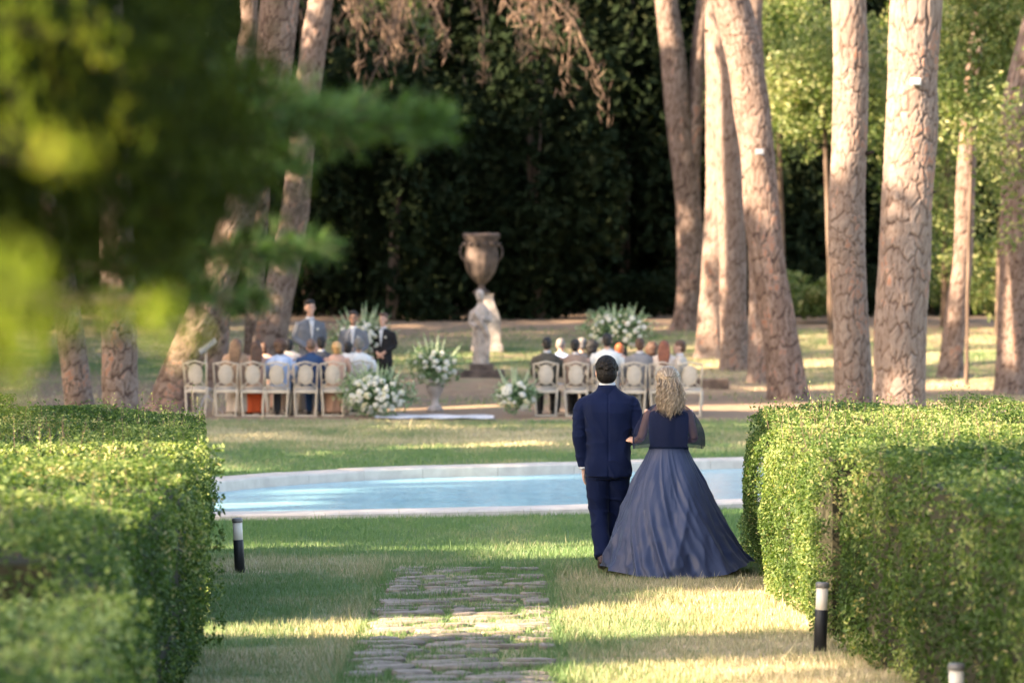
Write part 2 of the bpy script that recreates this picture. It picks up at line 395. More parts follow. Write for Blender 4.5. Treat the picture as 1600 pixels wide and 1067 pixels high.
def water_mat():
    m = bpy.data.materials.new('pool_water'); m.use_nodes = True; N = m.node_tree.nodes; L = m.node_tree.links
    b = N['Principled BSDF']; b.inputs['Roughness'].default_value = .12; b.inputs['IOR'].default_value = 1.33
    g = N.new('ShaderNodeNewGeometry'); mp = N.new('ShaderNodeMapping'); mp.inputs['Scale'].default_value = (.5, 1.6, 1); L.new(g.outputs['Position'], mp.inputs[0])
    n = N.new('ShaderNodeTexNoise'); n.inputs['Scale'].default_value = .9; n.inputs['Detail'].default_value = 5; L.new(mp.outputs[0], n.inputs[0])
    mx = N.new('ShaderNodeMix'); mx.data_type = 'RGBA'; mx.inputs[6].default_value = (.11, .34, .42, 1); mx.inputs[7].default_value = (.30, .50, .54, 1)
    L.new(n.outputs['Fac'], mx.inputs[0]); L.new(mx.outputs[2], b.inputs['Base Color'])
    mp2 = N.new('ShaderNodeMapping'); mp2.inputs['Scale'].default_value = (2.2, 6, 1); L.new(g.outputs['Position'], mp2.inputs[0])
    n2 = N.new('ShaderNodeTexNoise'); n2.inputs['Scale'].default_value = 1.6; n2.inputs['Detail'].default_value = 3; L.new(mp2.outputs[0], n2.inputs[0])
    bp = N.new('ShaderNodeBump'); bp.inputs['Strength'].default_value = .7; bp.inputs['Distance'].default_value = .03; L.new(n2.outputs['Fac'], bp.inputs['Height'])
    L.new(bp.outputs[0], b.inputs['Normal']); return m
M['water'] = water_mat()
wat = inset(pool_outer, .485); Vw = np.vstack([np.c_[wat, np.full(n, -.06)], [[*wat.mean(0), -.06]]])
link('water', mesh('water', Vw, np.stack([k, k2, np.full(n, n)], -1)), M['water'], pool)

# path of old stones
path = empty('garden_path', (PATHX, 28, 0)); tag(path, 'overgrown path of uneven pinkish grey stones laid in the grass', kind='structure')
stones = []
def stone_mesh(wd, dp, th):
    m_ = 11; t = np.arange(m_) * 2 * np.pi / m_
    c, s_ = np.cos(t), np.sin(t)
    r = 1 / np.maximum(np.abs(c) ** 3.2 + np.abs(s_) ** 3.2, 1e-6) ** (1 / 3.2) * (1 + rs.uniform(-.09, .06, m_))
    top = np.c_[r * c * wd / 2, r * s_ * dp / 2, np.full(m_, th) + rs.normal(0, .004, m_)]
    mid = np.c_[r * c * wd / 2 * .93, r * s_ * dp / 2 * .9, np.full(m_, th + .012) + rs.normal(0, .004, m_)]
    bot = top.copy(); bot[:, 2] = -.06; V = np.vstack([bot, top, mid, [[0, 0, th + .014]]])
    k = np.arange(m_); k2 = (k + 1) % m_
    return mesh('paving_stone', V, [np.vstack([np.stack([k, k2, m_ + k2, m_ + k], -1), np.stack([m_ + k, m_ + k2, 2 * m_ + k2, 2 * m_ + k], -1)]), np.stack([2 * m_ + k, 2 * m_ + k2, np.full(m_, 3 * m_)], -1)])
y = 20.0
while y < 32.6:
    dp = rs.uniform(.17, .33); x = -.68 + rs.uniform(-.05, .05)
    while x < .62:
        wd = min(rs.uniform(.22, .62), .66 - x)
        if wd < .12: break
        if rs.random() < .9:
            yy = y + dp / 2 + rs.uniform(-.05, .05); xx = x + wd / 2
            o = link('paving_stone', stone_mesh(wd - .04, dp - .05, rs.uniform(.0, .02)), M['paver'], path, (xx, yy - 28, G(PATHX + xx, yy)))
            o.rotation_euler = (rs.normal() * .015, rs.normal() * .015, rs.normal() * .09)
            stones.append((PATHX + xx, yy, wd / 2, dp / 2))
        x += wd
    y += dp * 1.02
stones = np.array(stones)

# ------------------------------------------------------------------ grass blades (stuff)
def blades(n, xr, yr, h, wd, name, label, grow=None, dens=None):
    x = rs.uniform(*xr, n); y = rs.uniform(*yr, n)
    clump = noise(x * 5, y * 5, 0, 31); keep = clump + rs.uniform(0, .9, n) > .5
    keep &= ~inpoly(x, y, pool_outer)
    dtv = dirtness(x, y); keep &= rs.uniform(0, 1, n) > dtv * 1.2 - .1
    for st in stones:
        inside = (np.abs(x - st[0]) < st[2] - .03) & (np.abs(y - st[1]) < st[3] - .03)
        keep &= ~(inside & (noise(x * 3, y * 3, 0, 77) + .35 * rs.uniform(0, 1, n) < .56))
    x, y = x[keep], y[keep]; n = len(x); z = gz(x, y)
    inpath = (np.abs(x - PATHX) < .72) & (y < 33)
    d = dryness(x, y) + rs.normal(0, .14, n) - .25 * inpath
    far = np.exp(-np.maximum(0, np.minimum(np.abs(x - (PATHX - .75)), np.abs(x - (PATHX + .75)))) / .12) * (y < 33.3)
    hh = h * rs.uniform(.5, 1.3, n) * (.7 + .6 * clump[keep]) * (1 + .9 * far * (noise(x * 2, y * 2, 0, 5) > .5))
    long_ = rs.random(n) < .006; hh = np.where(long_, hh * 2.4, hh)
    a = rs.uniform(0, 2 * np.pi, n); ln = rs.uniform(.1, .9, n) * hh; la = rs.uniform(0, 2 * np.pi, n)
    W = wd * rs.uniform(.6, 1.3, n)
    c, s_ = np.cos(a) * W / 2, np.sin(a) * W / 2
    tip = np.stack([x + np.cos(la) * ln, y + np.sin(la) * ln, z + hh], -1)
    V = np.stack([np.stack([x - c, y - s_, z - .01], -1), np.stack([x + c, y + s_, z - .01], -1), tip], 1).reshape(-1, 3)
    o = link(name, mesh(name, V, np.arange(3 * n).reshape(-1, 3), {'tone': np.repeat(np.clip(d + .1 * long_, 0, 1), 3)}), M['grass'])
    return tag(o, label, 'grass', kind='stuff')
blades(300000, (-3.6, 3.8), (22.5, 41.8), .042, .009, 'grass', 'short green and straw coloured grass around the stone path')
blades(170000, (-6.5, 6.5), (44, 66), .045, .016, 'grass', 'short dry lawn grass between the pool and the chairs')
blades(90000, (-11, 13), (72, 100), .07, .03, 'grass', 'sparse lawn grass under the pine trunks behind the chairs')
# two long weeds beside the path
# ------------------------------------------------------------------ trees
def voro(u, v, nu, s):
    """cell distances on a cylinder: u wraps every nu cells"""
    iu, iv = np.floor(u), np.floor(v); f1 = np.full(u.shape, 9.0); f2 = np.full(u.shape, 9.0); idv = np.zeros(u.shape)
    for a in (-1, 0, 1):
        for b in (-1, 0, 1):
            cu, cv = iu + a, iv + b; w_ = np.mod(cu, nu)
            px, py = cu + .15 + .7 * _h(w_, cv, w_ * 0, s), cv + .15 + .7 * _h(w_, cv, w_ * 0 + 1, s)
            d = np.hypot(u - px, v - py); idc = _h(w_, cv, w_ * 0 + 2, s)
            new = d < f1
            f2 = np.where(new, f1, np.minimum(f2, d)); idv = np.where(new, idc, idv); f1 = np.where(new, d, f1)
    return f1, f2, idv

def trunk_mesh(P, rad, seg, step, plate=.11, tall=4.4, depth=.035, seed=0, tonebase=0.0):
    P = np.asarray(P, float); Ln = np.linalg.norm(np.diff(P, axis=0), axis=1).sum(); n = max(8, int(Ln / step))
    C = spline(P, n); r = np.interp(np.linspace(0, 1, n), np.linspace(0, 1, len(rad)), rad)
    T, N, B = frames(C); th = np.arange(seg) * 2 * np.pi / seg; s = np.linspace(0, Ln, n)
    R0 = r.mean(); nu = max(5, round(2 * np.pi * R0 / plate))
    TH, SS = np.meshgrid(th, s)
    # slowly twisting furrows, warped by noise
    wob = .55 * (noise(np.cos(TH) * 2 + 7, np.sin(TH) * 2 + 7, SS * 1.6, seed + 1) - .5) + .2 * (noise(np.cos(TH) * 7 + 9, np.sin(TH) * 7 + 9, SS * 5, seed + 2) - .5)
    u = TH / (2 * np.pi) * nu + wob * 2.6; v = SS / (plate * tall) + wob * 1.2
    f1, f2, idv = voro(u, v, nu, seed); g1, g2, gid = voro(u * 2 + 3, v * 1.7, nu * 2, seed + 40)
    e = np.clip((f2 - f1) * 6, 0, 1) ** .6 * (.72 + .28 * np.clip((g2 - g1) * 4, 0, 1)); idv = .55 * idv + .45 * gid
    fine = noise(np.cos(TH) * R0 * 40 + 50, np.sin(TH) * R0 * 40 + 50, SS * 18, seed + 3)
    big = noise(np.cos(TH) * 1.3 + 5, np.sin(TH) * 1.3 + 5, SS * .8, seed + 4)
    flare = 1 + .30 * np.exp(-SS / .4) * (1 + .5 * np.cos(TH * 4 + seed)) 
    RR = r[:, None] * flare * (1 + .16 * (big - .5)) + depth * .75 * (e - .6) * (.6 + .8 * idv) + .008 * (fine - .5)
    V = C[:, None] + RR[..., None] * (np.cos(TH)[..., None] * N[:, None] + np.sin(TH)[..., None] * B[:, None])
    i, j = np.meshgrid(np.arange(n - 1), np.arange(seg), indexing='ij'); j2 = (j + 1) % seg
    F = np.stack([i * seg + j, i * seg + j2, (i + 1) * seg + j2, (i + 1) * seg + j], -1).reshape(-1, 4)
    red = (noise(np.cos(TH) * 1.5 + 3, np.sin(TH) * 1.5 + 3, SS * 1.1, seed + 6) > .60) & (idv > .45)
    col = np.clip(e * (.5 + .38 * idv) + .12 * (fine - .5) + tonebase, 0, .86); col = np.where(red & (e > .8), .97, col)
    return mesh('trunk', V.reshape(-1, 3), F, {'bark': col.ravel()}, True)

def ell_points(n, c, r, shell=.55):
    d = rs.normal(size=(n, 3)); d /= np.linalg.norm(d, axis=1)[:, None]
    t = rs.uniform(shell, 1, n) ** .6
    return np.asarray(c) + d * t[:, None] * np.asarray(r), d

def crown_mesh(c, r, n, L, W, lobes=14, seed=0, lobe=(.28, .45), tonefn=None, clump=0.12, dropf=0.0):
    """a crown of lobes, each filled with clumped leaves, gaps between"""
    Ps, Ds = [], []
    lc, ld = ell_points(lobes, c, np.asarray(r) * .78, .35)
    for k in range(lobes):
        lr = np.asarray(r) * rs.uniform(*lobe); m = n // lobes
        p, d = ell_points(m, lc[k], lr, .3)
        keep = noise(p[:, 0] / clump / 4, p[:, 1] / clump / 4, p[:, 2] / clump / 4, seed + k) > .36
        Ps.append(p[keep]); Ds.append(d[keep])
    P, D = np.vstack(Ps), np.vstack(Ds)
    V, F = leafcloud(P, D, L * rs.uniform(.6, 1.3, len(P)), W * rs.uniform(.6, 1.3, len(P)), 1.0, .2, dropf)
    tone = np.clip(.5 + .6 * (noise(P[:, 0] * .8, P[:, 1] * .8, P[:, 2] * .8, seed) - .5) + rs.normal(0, .22, len(P)), 0, 1)
    return mesh('crown', V, F, {'tone': np.repeat(tone, 4)})

def tree(name, label, path_, rad, group=None, seg=40, step=.08, crown=None, leaf='pineleaf', barkm='bark', plate=.105, depth=.03, seed=0, forks=(), limbs=5, cat='tree', tb=0.0):
    b = Vector(path_[0]); t = empty(name, b, 0, label, cat, group)
    P = [Vector(p) - b for p in path_]; P[0].z -= .15
    link('trunk', trunk_mesh(P, rad, seg, step, plate, seed=seed, depth=depth, tonebase=tb), M[barkm], t)
    for fp, fr in forks:
        link('branch', trunk_mesh([Vector(p) - b for p in fp], fr, max(16, seg // 2), step * 1.2, plate, seed=seed + 9, depth=depth * .8, tonebase=tb), M[barkm], t)
    top = P[-1]
    if crown:
        cc, cr, n, L, W = crown; cc = Vector(cc) - b
        for k in range(limbs):
            a = k * 2.4 + seed; e = cc + Vector((math.cos(a) * cr[0] * .6, math.sin(a) * cr[1] * .6, cr[2] * .1))
            s = P[-2].lerp(top, .4 + .1 * k) if k < 5 else top
            mid = s.lerp(e, .5) + Vector((0, 0, -.3))
            link('branch', Soup().tube(spline([s, mid, e], 8), np.linspace(rad[-1] * .7, .04, 8), 7, .4).me('branch', True, 'bark'), M['barkdark'], t)
        link('crown', crown_mesh(cc, cr, n, L, W, seed=seed), M[leaf], t)
    return t

def pp(pts, D0, D1=None):
    """trunk centre line read from the photograph at distance D0..D1; goes on above"""
    out = []
    for i, (px, py) in enumerate(pts):
        D = D0 + ((D1 or D0) - D0) * i / (len(pts) - 1); v = at(px, py, D); out.append(v)
    out[0].z = G(out[0].x, out[0].y); return out

def up(P, dx, z, dy=0.0): return P + [Vector((P[-1].x + dx * .5, P[-1].y + dy * .5, P[-1].z + (z - P[-1].z) * .5)), Vector((P[-1].x + dx, P[-1].y + dy, z))]

def stubs(t, hs):
    for k, (x_, y_, z_, a, l_) in enumerate(hs):
        d = Vector((math.cos(a), math.sin(a), .25)); p0 = Vector((x_, y_, z_)) - t.location
        Soup().tube([p0, p0 + d * l_ * .6, p0 + d * l_], [.045, .03, .022], 7, .3).obj('branch_stub', M['barkdark'], t, True)
PG = 'tall pines around the ceremony'
def pine(label, pts, D, rad, crown_r=(4.2, 4.2, 1.8), zc=15, dx=0.0, seed=1, seg=40, step=.1, n=5000, **k):
    P = up(pp(pts, D), dx, zc); c = P[-1] + Vector((0, 0, .6))
    return tree('pine_tree', label, P, rad, PG, seg, step, (c, crown_r, n, .34, .11), seed=seed, **k)

pine('stout pale pine right of the pool with white box on its trunk, biggest trunk', [(1407, 700), (1406, 600), (1412, 400), (1424, 200), (1432, 0)], 58, [.41, .40, .385, .375, .37, .33, .28], seed=3, seg=150, step=.028, dx=.6, depth=.034, crown_r=(3.6, 3.6, 1.6))
pine('slightly crooked grey pine standing just left of the stoutest trunk', [(1334, 690), (1333, 600), (1326, 440), (1322, 340), (1328, 180), (1326, 0)], 60, [.29, .28, .275, .29, .27, .265, .24, .2], seed=14, seg=110, step=.03, dx=-.3, plate=.1, crown_r=(3.2, 3.2, 1.5))
pine('reddish pine leaning left with small lamp fixed on its trunk', [(1234, 626), (1218, 520), (1196, 380), (1181, 220), (1163, 100), (1140, 0)], 73.6, [.36, .335, .33, .33, .34, .35, .3, .25], seed=25, seg=100, step=.04, dx=-2.5, crown_r=(4, 4, 1.6), tb=-.12)
pine('brightly sunlit straight pine, the palest trunk, in the row right of centre', [(1112, 560), (1116, 450), (1124, 300), (1124, 150), (1124, 0)], 87.5, [.36, .32, .30, .30, .29, .27, .24], seed=36, seg=70, step=.06, dx=.5, tb=.05, crown_r=(4, 4, 1.8))
pine('half shaded pine standing between the sunlit straight pine and the leaning one', [(1148, 581), (1146, 480), (1142, 330), (1138, 160), (1134, 0)], 83.5, [.32, .29, .28, .27, .26, .24, .2], seed=47, seg=64, step=.06, dx=.3)
pine('slim pine seen just behind the left edge of the leaning trunk', [(1190, 596), (1188, 480), (1186, 330), (1180, 160), (1176, 0)], 80, [.27, .24, .23, .22, .21, .2, .18], seed=58, seg=56, step=.06, dx=1.0)
t_ = pp([(1077, 517), (1080, 420), (1076, 330), (1062, 200), (1052, 90), (1040, 0)], 99)
tree('pine_tree', 'bent reddish pine forking high up, left of the sunlit straight pine', up(t_, -.6, 16), [.40, .36, .33, .33, .31, .28, .26, .22], PG, 64, .07, ((t_[-1].x - .6, 99, 17), (4.5, 4.5, 2), 5000, .34, .11), seed=69,
     forks=[([at(1078, 300, 99), at(1086, 180, 99), at(1092, 80, 99.2), at(1100, -20, 99.4), at(1110, -140, 99.5)], [.2, .2, .19, .17, .14])], tb=-.12)
pine('dark leaning pine seen under the sunlit oak leaves at the right', [(1484, 590), (1492, 500), (1504, 400), (1508, 300), (1515, 180)], 82, [.26, .23, .21, .2, .18, .16, .12], seed=80, seg=48, step=.07, dx=.6, zc=12, barkm='bark', tb=-.1, crown_r=(3, 3, 1.4), n=3500)
pine('rugged reddish pine trunk cut by the right edge of the view', [(1582, 612), (1584, 520), (1586, 420), (1588, 300), (1590, 150)], 77, [.36, .33, .31, .3, .28, .26, .2], seed=91, seg=64, step=.06, dx=1.6, zc=12, tb=-.08, crown_r=(3, 3, 1.4), n=3500)
for t_ in [o for o in bpy.data.objects if o.name.startswith('pine_tree')][:4]:
    tr_ = [c_ for c_ in t_.children if c_.name.startswith('trunk')][0].data
    co_ = np.empty(len(tr_.vertices) * 3, np.float32); tr_.vertices.foreach_get('co', co_); co_ = co_.reshape(-1, 3)
    for h_ in rs.uniform(3, 8, 2):
        cx_ = co_[np.abs(co_[:, 2] - h_) < .15].mean(0); side = rs.choice([-1, 1]); a_ = (0 if side > 0 else math.pi) + rs.uniform(-.8, .2) * side
        stubs(t_, [(t_.location.x + cx_[0] + side * .25, t_.location.y + cx_[1] - .1, t_.location.z + h_, a_, rs.uniform(.08, .18))])
# left group
pine('upright grey brown pine behind the left hedge, nearest of the left trunks', [(190, 700), (188, 600), (186, 480), (182, 350), (172, 160), (165, 0)], 60, [.30, .28, .27, .26, .25, .24, .22, .2], seed=102, seg=90, step=.035, dx=-1.5, tb=-.06, plate=.15)
pine('slim pine leaning left at the far left behind the hedge', [(132, 690), (120, 600), (100, 450), (70, 250), (40, 0)], 62, [.25, .23, .22, .21, .2, .18, .15], seed=113, seg=56, step=.05, dx=-2.5, tb=-.1)
pine('reddish pine leaning right from the left end of the chairs, its top sunlit', [(262, 640), (290, 560), (340, 440), (386, 280), (424, 120), (438, 0)], 70, [.40, .34, .31, .31, .33, .34, .3, .26], seed=124, seg=80, step=.05, dx=.6, tb=-.16)
pine('thin dark pine among the left trunks behind the music stand', [(340, 600), (342, 520), (356, 400), (372, 260), (382, 100), (390, 0)], 78, [.22, .2, .19, .18, .17, .16, .14], seed=135, seg=40, step=.07, dx=-.3, tb=-.12)
pine('slender pine leaning right behind the seated guests, lit pink near the top', [(412, 574), (432, 480), (456, 360), (468, 260), (484, 120), (502, 0)], 84, [.38, .33, .30, .28, .28, .26, .22, .2], seed=146, seg=64, step=.06, dx=1.2, tb=-.02)
pine('second thin pine just left of the slender leaning one', [(396, 582), (398, 480), (404, 360), (416, 200), (420, 0)], 88, [.22, .2, .19, .18, .17, .16], seed=157, seg=40, step=.07, dx=-.6, tb=-.12)

# wood behind: big dark evergreens down to the ground
WG = 'dark evergreens behind the lawn'
def evergreen(x, y, h, r, label, n=9000, leaf='darkleaf', L=.34, W=.2, low=.4, seed=0, group=WG, name='evergreen_tree', trunk=True, lobes=26, trad=1.0):
    z = G(x, y); t = empty(name, (x, y, z), 0, label, 'tree', group)
    if trunk:
        lean = rs.uniform(-.4, .4)
        link('trunk', trunk_mesh([(0, 0, -.2), (lean * .3, 0, h * .3), (lean, 0, h * .7)], [.17 * trad, .13 * trad, .08 * trad], 14, .4, .2, seed=seed), M['barkdark'], t)
    if leaf == 'darkleaf':
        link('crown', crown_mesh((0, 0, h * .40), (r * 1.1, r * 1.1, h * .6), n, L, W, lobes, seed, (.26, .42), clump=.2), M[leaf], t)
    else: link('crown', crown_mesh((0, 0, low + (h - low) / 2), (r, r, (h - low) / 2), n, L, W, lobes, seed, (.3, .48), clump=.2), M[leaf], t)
    return t
spots = [(-18, 118), (-13.5, 114), (-9.5, 117), (-6, 113.5), (-2.6, 117), (.4, 114.5), (3.4, 117), (6.2, 113), (9.4, 116.5), (12.6, 114), (16.5, 118), (20.5, 115)]
where = ['at the far left', 'behind the left pines', 'behind the leaning pines', 'left of the centre', 'just left of the stone urn', 'right behind the stone urn', 'just right of the stone urn', 'behind the forked pine',
         'behind the row of right pines', 'behind the two big right trunks', 'behind the right oaks', 'at the far right']
for i, (x, y) in enumerate(spots):
    evergreen(x, y, rs.uniform(14, 18), rs.uniform(2.9, 3.8), 'huge dark evergreen tree ' + where[i], 11000, seed=200 + i, lobes=34)
for i, (x, y) in enumerate([(-20, 124), (-15, 123), (-10, 124), (-5, 123), (0, 124), (5, 123), (10, 124), (15, 123), (20, 124)]):
    evergreen(x, y, 21, 4.6, 'tall dark evergreen deep in the wood, ' + ['leftmost of the back row', 'second from the left', 'behind the left pines', 'left of the urn', 'straight behind the urn', 'behind the forked pine', 'behind the leaning pine', 'behind the stoutest trunk', 'rightmost of the back row'][i], 7000, seed=230 + i, L=.6, W=.42, lobes=30, group='second row of dark evergreens')
# far wood as one mass
P, D_ = ell_points(26000, (0, 0, 0), (1, 1, 1), 0)
P = np.c_[rs.uniform(-60, 60, 26000), rs.uniform(131, 137, 26000), rs.uniform(1, 26, 26000)]
V, F = leafcloud(P, np.array([0, -1, .3]), 1.5, 1.1, .8)
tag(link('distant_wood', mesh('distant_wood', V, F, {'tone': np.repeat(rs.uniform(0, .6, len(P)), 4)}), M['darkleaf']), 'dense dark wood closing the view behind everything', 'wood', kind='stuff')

# sunlit light green oaks at the right
OG = 'sunlit light green oaks at the right'
oaks = [(1300, 92, 8.5, 2.1, 'sunlit oak between the leaning pine and the two big trunks'), (1224, 98, 10, 2.0, 'light green oak glimpsed behind the leaning pine'), (1510, 79.5, 9.5, 1.9, 'bright oak right of the stoutest trunk'),
        (1655, 73.5, 9, 1.75, 'brightest oak spreading in from the right edge'), (1475, 100, 11, 2.4, 'yellow green oak behind the stoutest trunk'), (1560, 96, 11, 2.8, 'yellow green oak behind the dark leaning pine'), (1690, 92, 11, 3, 'pale oak beyond the right edge trunk')]
for i, (px, D, h, r, lb) in enumerate(oaks):
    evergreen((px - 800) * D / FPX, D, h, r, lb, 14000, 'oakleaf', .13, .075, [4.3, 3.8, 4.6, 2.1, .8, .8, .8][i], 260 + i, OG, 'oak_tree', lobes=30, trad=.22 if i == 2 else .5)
evergreen((622 - 800) * 107 / FPX, 107, 12.5, 1.5, 'small sunlit oak crown glowing high in the dark wood left of centre', 3000, 'oakleaf', .2, .12, 6.0, 290, OG, 'oak_tree', lobes=12, trad=.22)
evergreen((838 - 800) * 109 / FPX, 109, 11.5, .9, 'narrow tree coloured as a pink sunlit patch in the dark wood above the urn', 1800, 'dry', .3, .1, 5.6, 291, OG, 'dry_tree', lobes=9, trad=.22)  # dry-needle colour stands in for a pink sunlit piece of pine trunk
for x_, y_, h_, lb_ in [(-3.3, 105.3, 9.5, 'shorter dark evergreen standing in front of the wood, left of the urn'), (.75, 106.5, 9.2, 'shorter dark evergreen standing in front of the wood, right of the urn')]:
    evergreen(x_, y_, h_, 2.3, lb_, 9000, seed=int(300 + x_ * 3), lobes=30)
# low bushes at the wood edge
for i, (px, D, h, r, lb) in enumerate([(1262, 103, 1.7, 1.3, 'round light green bush low between the right pines'), (1478, 104, 2.6, 1.6, 'loose yellow green bush behind the dark leaning pine'), (1560, 100, 2.8, 1.8, 'sunny bush between the two rightmost trunks'), (1020, 108, 1.5, 1.6, 'low dark green bush beside the forked pine'),
                                       (1330, 106, 2.2, 1.6, 'dark bush seen between the crooked grey pine and the leaning pine')]):
    x = (px - 800) * D / FPX
    o = link('bush', crown_mesh((0, 0, h / 2), (r, r, h / 2), 3500, .14, .09, 12, 300 + i), M['oakleaf' if i in (0, 1, 2) else 'darkleaf'], None, (x, D, G(x, D)))
    tag(o, lb, 'bush', 'bushes at the edge of the wood')

# dry drooping branches at the top centre
dry = empty('dry_branch', at(640, -60, 92), 0, 'bundle of dry brown pine branches hanging down at the top centre', 'branch')
b0 = Vector(dry.location); sp = Soup(); P = []
for k in range(22):
    px = rs.uniform(470, 880); py = rs.uniform(-130, 5); D = rs.uniform(89, 95)
    a = at(px, py, D) - b0; e = at(px + rs.uniform(-90, 150), py + rs.uniform(60, 190), D + rs.uniform(-1, 1)) - b0; m_ = a.lerp(e, .5) + Vector((rs.uniform(-.3, .3), 0, .35))
    C = spline([a, m_, e], 12); sp.tube(C, np.linspace(.035, .008, 12), 5)
    for q in range(80):
        i = rs.integers(2, 12); P.append(C[min(i, 11)] + rs.normal(0, .13, 3) + [0, 0, -abs(rs.normal(0, .18))])
sp.obj('twig', M['twig'], dry)['kind'] = 'stuff'
V, F = leafcloud(np.array(P), np.array([0, -1, 0]), .34, .035, 1.2, .1, 1.6)
link('dry_needles', mesh('dry_needles', V, F, {'tone': np.repeat(rs.uniform(0, 1, len(P)), 4)}), M['dry'], dry)

# ------------------------------------------------------------------ trees added outside the view to block the sun and shade the garden
def shade_pine(gx_, gy_, h, r, label, n=6500, thick=1.5):
    """crown placed so that its shadow falls on (gx, gy)"""
    t = h / S[2]; c = Vector((gx_ + S[0] * t, gy_ + S[1] * t, h)); b = Vector((c.x - 1.0, c.y, G(c.x - 1, c.y)))
    lim = max(0.5, b.y) * 800 / FPX + 1.0
    if b.y > 0 and abs(b.x) < lim: b.x = -lim
    mid = b.lerp(c, .5); mid.x = b.x + (c.x - b.x) * .25
    tree('pine_tree', label, [b, mid, c], [.34, .26, .16], 'pines left of and behind the viewer', 16, .4, (c, (r, r, thick), n, .42, .2), seed=int(gx_ * 7 + gy_ * 3 + 900), limbs=4)
SH = [(-3, 12.6, 5.4), (3, 12, 5), (.6, 16.4, 3.4), (4.2, 21.3, 4.6), (9, 24, 4), (9, 17, 4.5), (.2, 30.4, 1.6), (.5, 32, 1.6), (1.8, 25.8, .8), (3.3, 33.4, 1.5), (-2.7, 32.6, 1.7),
      (-4.2, 37.8, 3.7), (1, 38, 3.8), (5.6, 38.3, 3.8), (10, 38, 3.8), (-7, 45, 4), (-1.5, 45, 4.2), (4, 45, 4.2), (9.5, 45, 4), (-7, 52.3, 4), (-1.2, 52.3, 4.2), (4.4, 52, 4.2), (10, 52, 4),
      (-8, 59.5, 4), (-2.5, 59.5, 4), (3, 60, 4.2), (9, 59.5, 4), (-7, 67, 4.2), (-.5, 67, 4), (5, 67, 4), (10, 67, 3.6), (-9, 74, 4), (-3, 74.5, 4), (2.5, 74.5, 3.4), (8, 75, 3.4), (-6, 81, 4), (0, 82, 3.6), (-7, 70.5, 3), (-10, 64, 3), (-4.5, 63.5, 2.5)]
for i, (x, y, r) in enumerate(SH):
    shade_pine(x, y, 12.5 + (i * 37 % 30) / 10, r, 'tall umbrella pine added outside the view on the left to shade the garden')
for i, (x, y, h, r) in enumerate([(-17, 70, 17, 4.5), (-20, 78, 18, 5), (-16, 86, 17, 4.5), (-21, 93, 19, 5), (-17, 101, 18, 5), (-24, 86, 19, 5), (-24, 106, 19, 5), (-26, 72, 18, 5), (-20, 112, 18, 5)]):  # unseen trees added to keep the sun off the wood behind
    evergreen(x, y, h, r, 'holm oak added outside the view on the left to block the sun', 7000, seed=400 + i, L=.5, W=.36, group='holm oaks left of the view')
for i, (cx, cy, h) in enumerate([(-20, 90, 18), (-15, 92, 17), (-20, 101, 18), (-24, 96, 18), (-18, 108, 19), (-12, 110, 19), (-7, 111, 19)]):  # crowns added above the view to darken the wood behind
    bx = min(cx, -.1333 * cy - 1.2); b = Vector((bx, cy, G(bx, cy)))
    tree('pine_tree', 'tall dark pine added outside the view left of the lawn to darken the wood', [b, Vector((bx + (cx - bx) * .15, cy, h * .5)), Vector((cx, cy, h))], [.28, .24, .15], 'pines at the back left', 16, .4, (Vector((cx, cy, h)), (4.2, 4.4, 2.0), 5500, .5, .28), seed=500 + i, barkm='barkdark', limbs=4)
